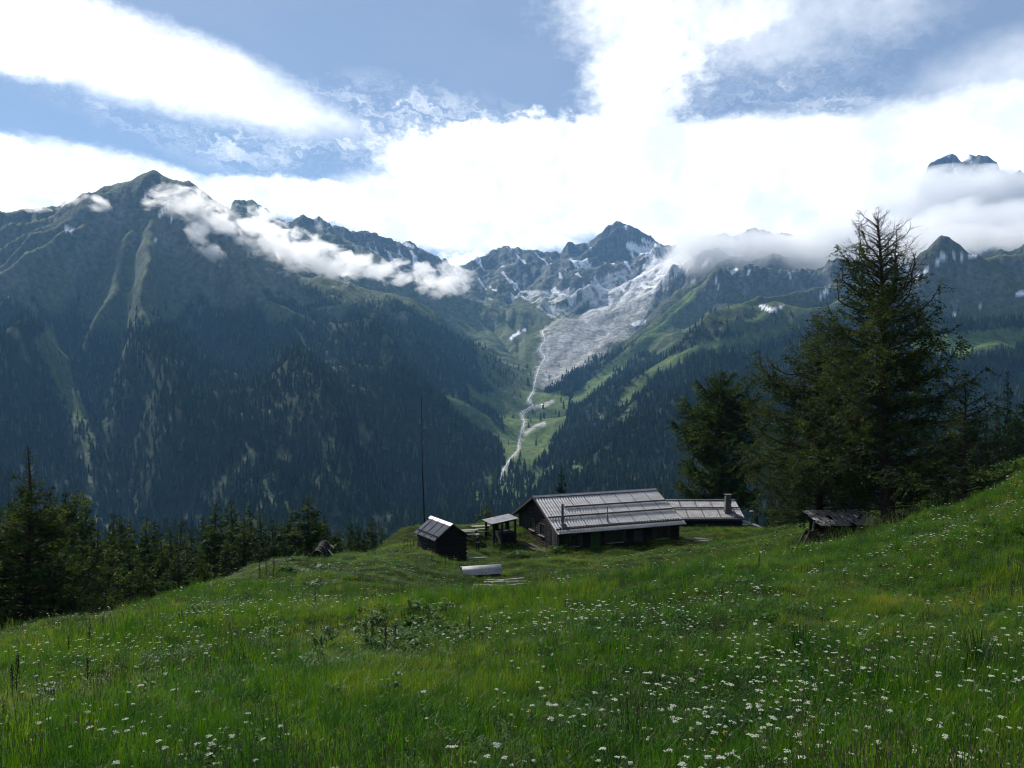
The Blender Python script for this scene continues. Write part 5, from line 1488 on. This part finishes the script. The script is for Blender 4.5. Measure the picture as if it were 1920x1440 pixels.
# open woodshed
p = at(1552, 0, 53.5); wz = p.z; ws = empty('woodshed', (20.95, 53.6, wz - .38), math.radians(6), 'open woodshed with a low roof of light weathered shingles at the foot of the larches', 'shed')
rq = random.Random(12)
for k, x_ in enumerate((.15, 1.35, 2.6, 3.75)):
    MB().box(x_ - .06, x_ + .06, 0, .12, -.7, 1.28 - .02 * k).build('post', m_log, ws); MB().box(x_ - .06, x_ + .06, 1.9, 2.02, -.7, 1.75).build('post', m_log, ws)
MB().beam((.25, .06, -.3), (1.3, .06, 1.15), .07).beam((1.45, .06, 1.1), (2.2, .06, -.2), .06).build('brace', m_board, ws)
MB().box(.0, 3.9, 2.03, 2.08, -.7, 1.6).build('back_wall', m_log, ws)
MB().beam((-.1, .06, 1.32), (4.0, .06, 1.26), .12).beam((-.1, 1.96, 1.76), (4.0, 1.96, 1.74), .12).build('roof_beam', m_log, ws)
m_shin = plain('shingles', (.26, .25, .235), .8, noise=(5, 5, 5), amt=(.25, 1.7))
mb = MB()
for j in range(6):
    for i in range(17):
        if rq.random() < .1: continue
        x_ = -.25 + i * .25 + rq.uniform(-.04, .04); y_ = -.25 + j * .42; z_ = 1.38 + (y_ + .25) * .23 + rq.uniform(0, .05) + .02 * (i % 2)
        mb.beam((x_, y_, z_), (x_ + rq.uniform(-.03, .03), y_ + .46, z_ + .12), rq.uniform(.18, .24), .03)
mb.build('shingle_roof', m_shin, ws)
mb = MB()
for j in range(4):
    for i in range(15): mb.cyl((.3 + i * .235 + rq.uniform(-.03, .03), 1.0, -.1 + j * .2), (.3 + i * .235, 1.85, -.1 + j * .2), .095, .09, 7)
lg = mb.build('log_stack', m_board, None); lg.location = ws.location; lg.rotation_euler = ws.rotation_euler; lg.name = 'log_stack'
tag(lg, 'stack of split logs inside the open woodshed', 'woodpile')
mb = MB()
for i in range(26):
    x_, y_ = rq.uniform(-.2, 5.2), rq.uniform(-1.4, -.2); a = rq.uniform(0, 3.14); l = rq.uniform(.2, .7); z_ = rq.uniform(-.05, .2)
    mb.cyl((x_, y_, z_), (x_ + l * math.cos(a), y_ + l * math.sin(a) * .5, z_ + rq.uniform(-.05, .1)), rq.uniform(.03, .06), None, 6)
lg = mb.build('scattered_firewood', m_grey, None); lg.location = ws.location; tag(lg, 'split firewood scattered in the grass in front of the woodshed', 'firewood', None, 'stuff')

# ---- the person between the huts
m_cloth = plain('dark_jacket', (.020, .020, .024), .9, noise=(6, 6, 6), amt=(.7, 1.3)); m_trs = plain('dark_trousers', (.016, .017, .020), .9)
m_skin = plain('skin', (.35, .22, .16), .6); m_hat = plain('pale_hat', (.42, .40, .34), .8); m_pack = plain('grey_rucksack', (.05, .05, .055), .85)
m_hair = plain('brown_hair', (.03, .02, .012), .9)
def skin_body(name, nodes, edges, mat, parent, sub=2):
    me = bpy.data.meshes.new(name); me.from_pydata([n[0] for n in nodes], edges, [])
    o = bpy.data.objects.new(name, me); COL.objects.link(o); me.materials.append(mat)
    md = o.modifiers.new('skin', 'SKIN'); md.use_smooth_shade = True
    for i, n in enumerate(nodes):
        rr = n[1] if isinstance(n[1], tuple) else (n[1], n[1]); me.skin_vertices[0].data[i].radius = rr
    me.skin_vertices[0].data[0].use_root = True
    s = o.modifiers.new('sub', 'SUBSURF'); s.levels = sub; s.render_levels = sub; o.parent = parent; return o
p = at(895, 0, 80)
nodes = [((0, 0, .95), (.15, .10)), ((0, .0, 1.15), (.14, .10)), ((0, .01, 1.38), (.19, .11)), ((0, 0, 1.50), .06), ((0, -.02, 1.60), (.085, .10)), ((0, -.03, 1.72), (.075, .09)),
         ((-.10, 0, .88), .10), ((-.15, -.02, .48), .065), ((-.17, .02, .08), .045), ((-.18, -.12, .03), .04), ((-.18, -.20, .02), .03),
         ((.10, 0, .88), .10), ((.14, -.04, .48), .065), ((.16, .0, .08), .045), ((.17, -.14, .03), .04), ((.17, -.21, .02), .03),
         ((-.19, 0, 1.42), .055), ((-.34, .03, 1.18), .045), ((-.22, -.08, .99), .035), ((-.18, -.12, .97), .028),
         ((.19, 0, 1.42), .055), ((.30, .02, 1.18), .045), ((.36, -.18, 1.06), .035), ((.37, -.25, 1.05), .028)]
edges = [(0, 1), (1, 2), (2, 3), (3, 4), (4, 5), (0, 6), (6, 7), (7, 8), (8, 9), (9, 10), (0, 11), (11, 12), (12, 13), (13, 14), (14, 15), (2, 16), (16, 17), (17, 18), (18, 19), (2, 20), (20, 21), (21, 22), (22, 23)]
person = skin_body('person', nodes, edges, m_skin, None); person.location = p; person.rotation_euler = (0, 0, math.radians(160))
tag(person, 'person in dark clothes and a pale hat standing on the grass by the canopy', 'person')
skin_body('trousers', [(a, (b[0] * 1.12, b[1] * 1.2) if isinstance(b, tuple) else b * 1.22) for a, b in [nodes[0], nodes[6], nodes[7], nodes[8], nodes[11], nodes[12], nodes[13]]],
          [(0, 1), (1, 2), (2, 3), (0, 4), (4, 5), (5, 6)], m_trs, person)
skin_body('jacket', [(a, (b[0] * 1.14, b[1] * 1.25) if isinstance(b, tuple) else b * 1.3) for a, b in [((0, 0, .98), (.15, .11)), nodes[1], nodes[2], ((0, 0, 1.46), (.09, .08)), nodes[16], nodes[17], nodes[18], nodes[20], nodes[21], nodes[22]]],
          [(0, 1), (1, 2), (2, 3), (2, 4), (4, 5), (5, 6), (2, 7), (7, 8), (8, 9)], m_cloth, person)
for sx in (-1, 1):
    bn = [n[0] for n in (nodes[8:11] if sx < 0 else nodes[13:16])]
    skin_body('shoe', [(bn[0], .06), (bn[1], .055), (bn[2], .045)], [(0, 1), (1, 2)], m_soot, person)
V = []; Fc = []
for (rr, zz) in ((.20, 1.735), (.19, 1.75), (.115, 1.755), (.11, 1.83), (.07, 1.86)):
    for k in range(14): V.append((rr * math.cos(6.2832 * k / 14), rr * math.sin(6.2832 * k / 14) - .03, zz))
for j in range(4):
    for k in range(14): Fc.append((j * 14 + k, j * 14 + (k + 1) % 14, j * 14 + 14 + (k + 1) % 14, j * 14 + 14 + k))
Fc.append(tuple(range(56, 70)))
o = bpy.data.objects.new('hat', raw_mesh('hat', V, Fc, [m_hat], True)); COL.objects.link(o); o.parent = person
o = skin_body('hair', [((0, .0, 1.62), (.09, .08)), ((0, .02, 1.70), (.085, .08))], [(0, 1)], m_hair, person)
fc_ = MB(); fc_.cyl((0, -.115, 1.645), (0, -.145, 1.625), .014, .018, 6).build('nose', m_skin, person)
for sx in (-1, 1):
    for k in range(5):   # fingers, curled
        hx = (-.18 if sx < 0 else .37); hy = (-.14 if sx < 0 else -.27); hz = (.965 if sx < 0 else 1.045)
        if k == 4: MB().cyl((hx, hy + .02, hz + .02), (hx + .03 * -sx, hy - .02, hz + .035), .010, .008, 6).build('thumb', m_skin, person)
        else: MB().cyl((hx + (k - 1.5) * .016, hy, hz), (hx + (k - 1.5) * .018, hy - .05 + .006 * abs(k - 1.5), hz - .035), .009, .007, 6).build('finger', m_skin, person)
# ------------------------------------------------------------------ clouds that hang on the mountains
def cloud_mat(name, scale, thr, dens, stretch=(1, 1, 1), edge=0.5, g=0.2, k=2.6):
    m, t, out = new_mat(name)
    tc = t.add('ShaderNodeTexCoord'); geo = t.add('ShaderNodeNewGeometry')
    r = t.vmath('LENGTH', tc.outputs['Object'])
    n = t.noise(t.vmath('MULTIPLY', geo.outputs['Position'], stretch), scale, 5, 0.62, 0.4)
    f = t.math('SUBTRACT', t.math('MULTIPLY_ADD', t.math('SUBTRACT', n, 0.5), k, thr), t.math('MULTIPLY', t.math('POWER', r, 2.2), edge))
    d = t.math('MULTIPLY', t.math('MINIMUM', t.math('MAXIMUM', t.math('MULTIPLY', f, 3.0), 0.0), 1.0), dens)
    pv = t.add('ShaderNodeVolumePrincipled'); pv.inputs['Color'].default_value = (1, 1, 1, 1); pv.inputs['Anisotropy'].default_value = g
    t.put(pv.inputs['Density'], d); t.l.new(pv.outputs[0], out.inputs['Volume'])
    return m
m_wisp = cloud_mat('thin_mist', 0.013, 0.34, 0.018, (1, .7, 1.5), .95, .55, 3.6)
m_bank = cloud_mat('cloud_bank', 0.0036, 0.62, 0.0075, (1, 1, 1.3), .85)
m_thick = cloud_mat('dense_cloud', 0.0042, 0.80, 0.0062, (1, 1, 1.3), .80)
def cloud(px, py, D, rx, ry, rd, rot, mat):
    """ellipsoid of mist; radii in photo pixels across and up, in metres in depth"""
    bm = bmesh.new(); bmesh.ops.create_icosphere(bm, subdivisions=3, radius=1.0)
    me = bpy.data.meshes.new('cloud'); bm.to_mesh(me); bm.free(); me.materials.append(mat)
    o = bpy.data.objects.new('cloud', me); COL.objects.link(o)
    o.location = P3(px, py, D); o.scale = (rx * D / F, rd, ry * D / F); o.rotation_euler = (0, math.radians(rot), 0)
    tag(o, kind='stuff'); return o
for a in [(352, 394, 2660, 95, 56, 120, 16, m_wisp), (430, 415, 2750, 60, 40, 110, 40, m_wisp), (500, 455, 2800, 100, 56, 150, 34, m_wisp), (600, 485, 2900, 130, 52, 170, 24, m_wisp), (700, 505, 3000, 90, 40, 140, 12, m_wisp), (520, 440, 3150, 90, 50, 150, 34, m_wisp),
          (390, 462, 2500, 60, 26, 90, 40, m_wisp), (372, 440, 2520, 30, 44, 70, 0, m_wisp), (830, 528, 3050, 75, 46, 140, 8, m_wisp), (770, 505, 3300, 60, 26, 120, 8, m_wisp), (140, 380, 2680, 50, 20, 90, 0, m_wisp), (192, 388, 2640, 30, 24, 80, 30, m_wisp), (62, 390, 2660, 34, 12, 80, 0, m_wisp)]:
    cloud(*a)
for a in [(1790, 455, 3350, 150, 36, 220, -4, m_bank), (1940, 440, 3300, 120, 40, 220, -4, m_bank), (1325, 480, 4450, 120, 52, 260, 4, m_bank), (1440, 484, 4150, 210, 66, 380, 3, m_bank), (1620, 478, 4100, 250, 76, 420, 0, m_bank), (1860, 438, 3950, 280, 74, 380, -4, m_bank),
          (1795, 380, 4700, 180, 70, 340, 0, m_thick), (1890, 385, 4750, 130, 66, 300, 0, m_thick), (1720, 440, 4600, 170, 50, 300, 0, m_bank)]:
    cloud(*a)
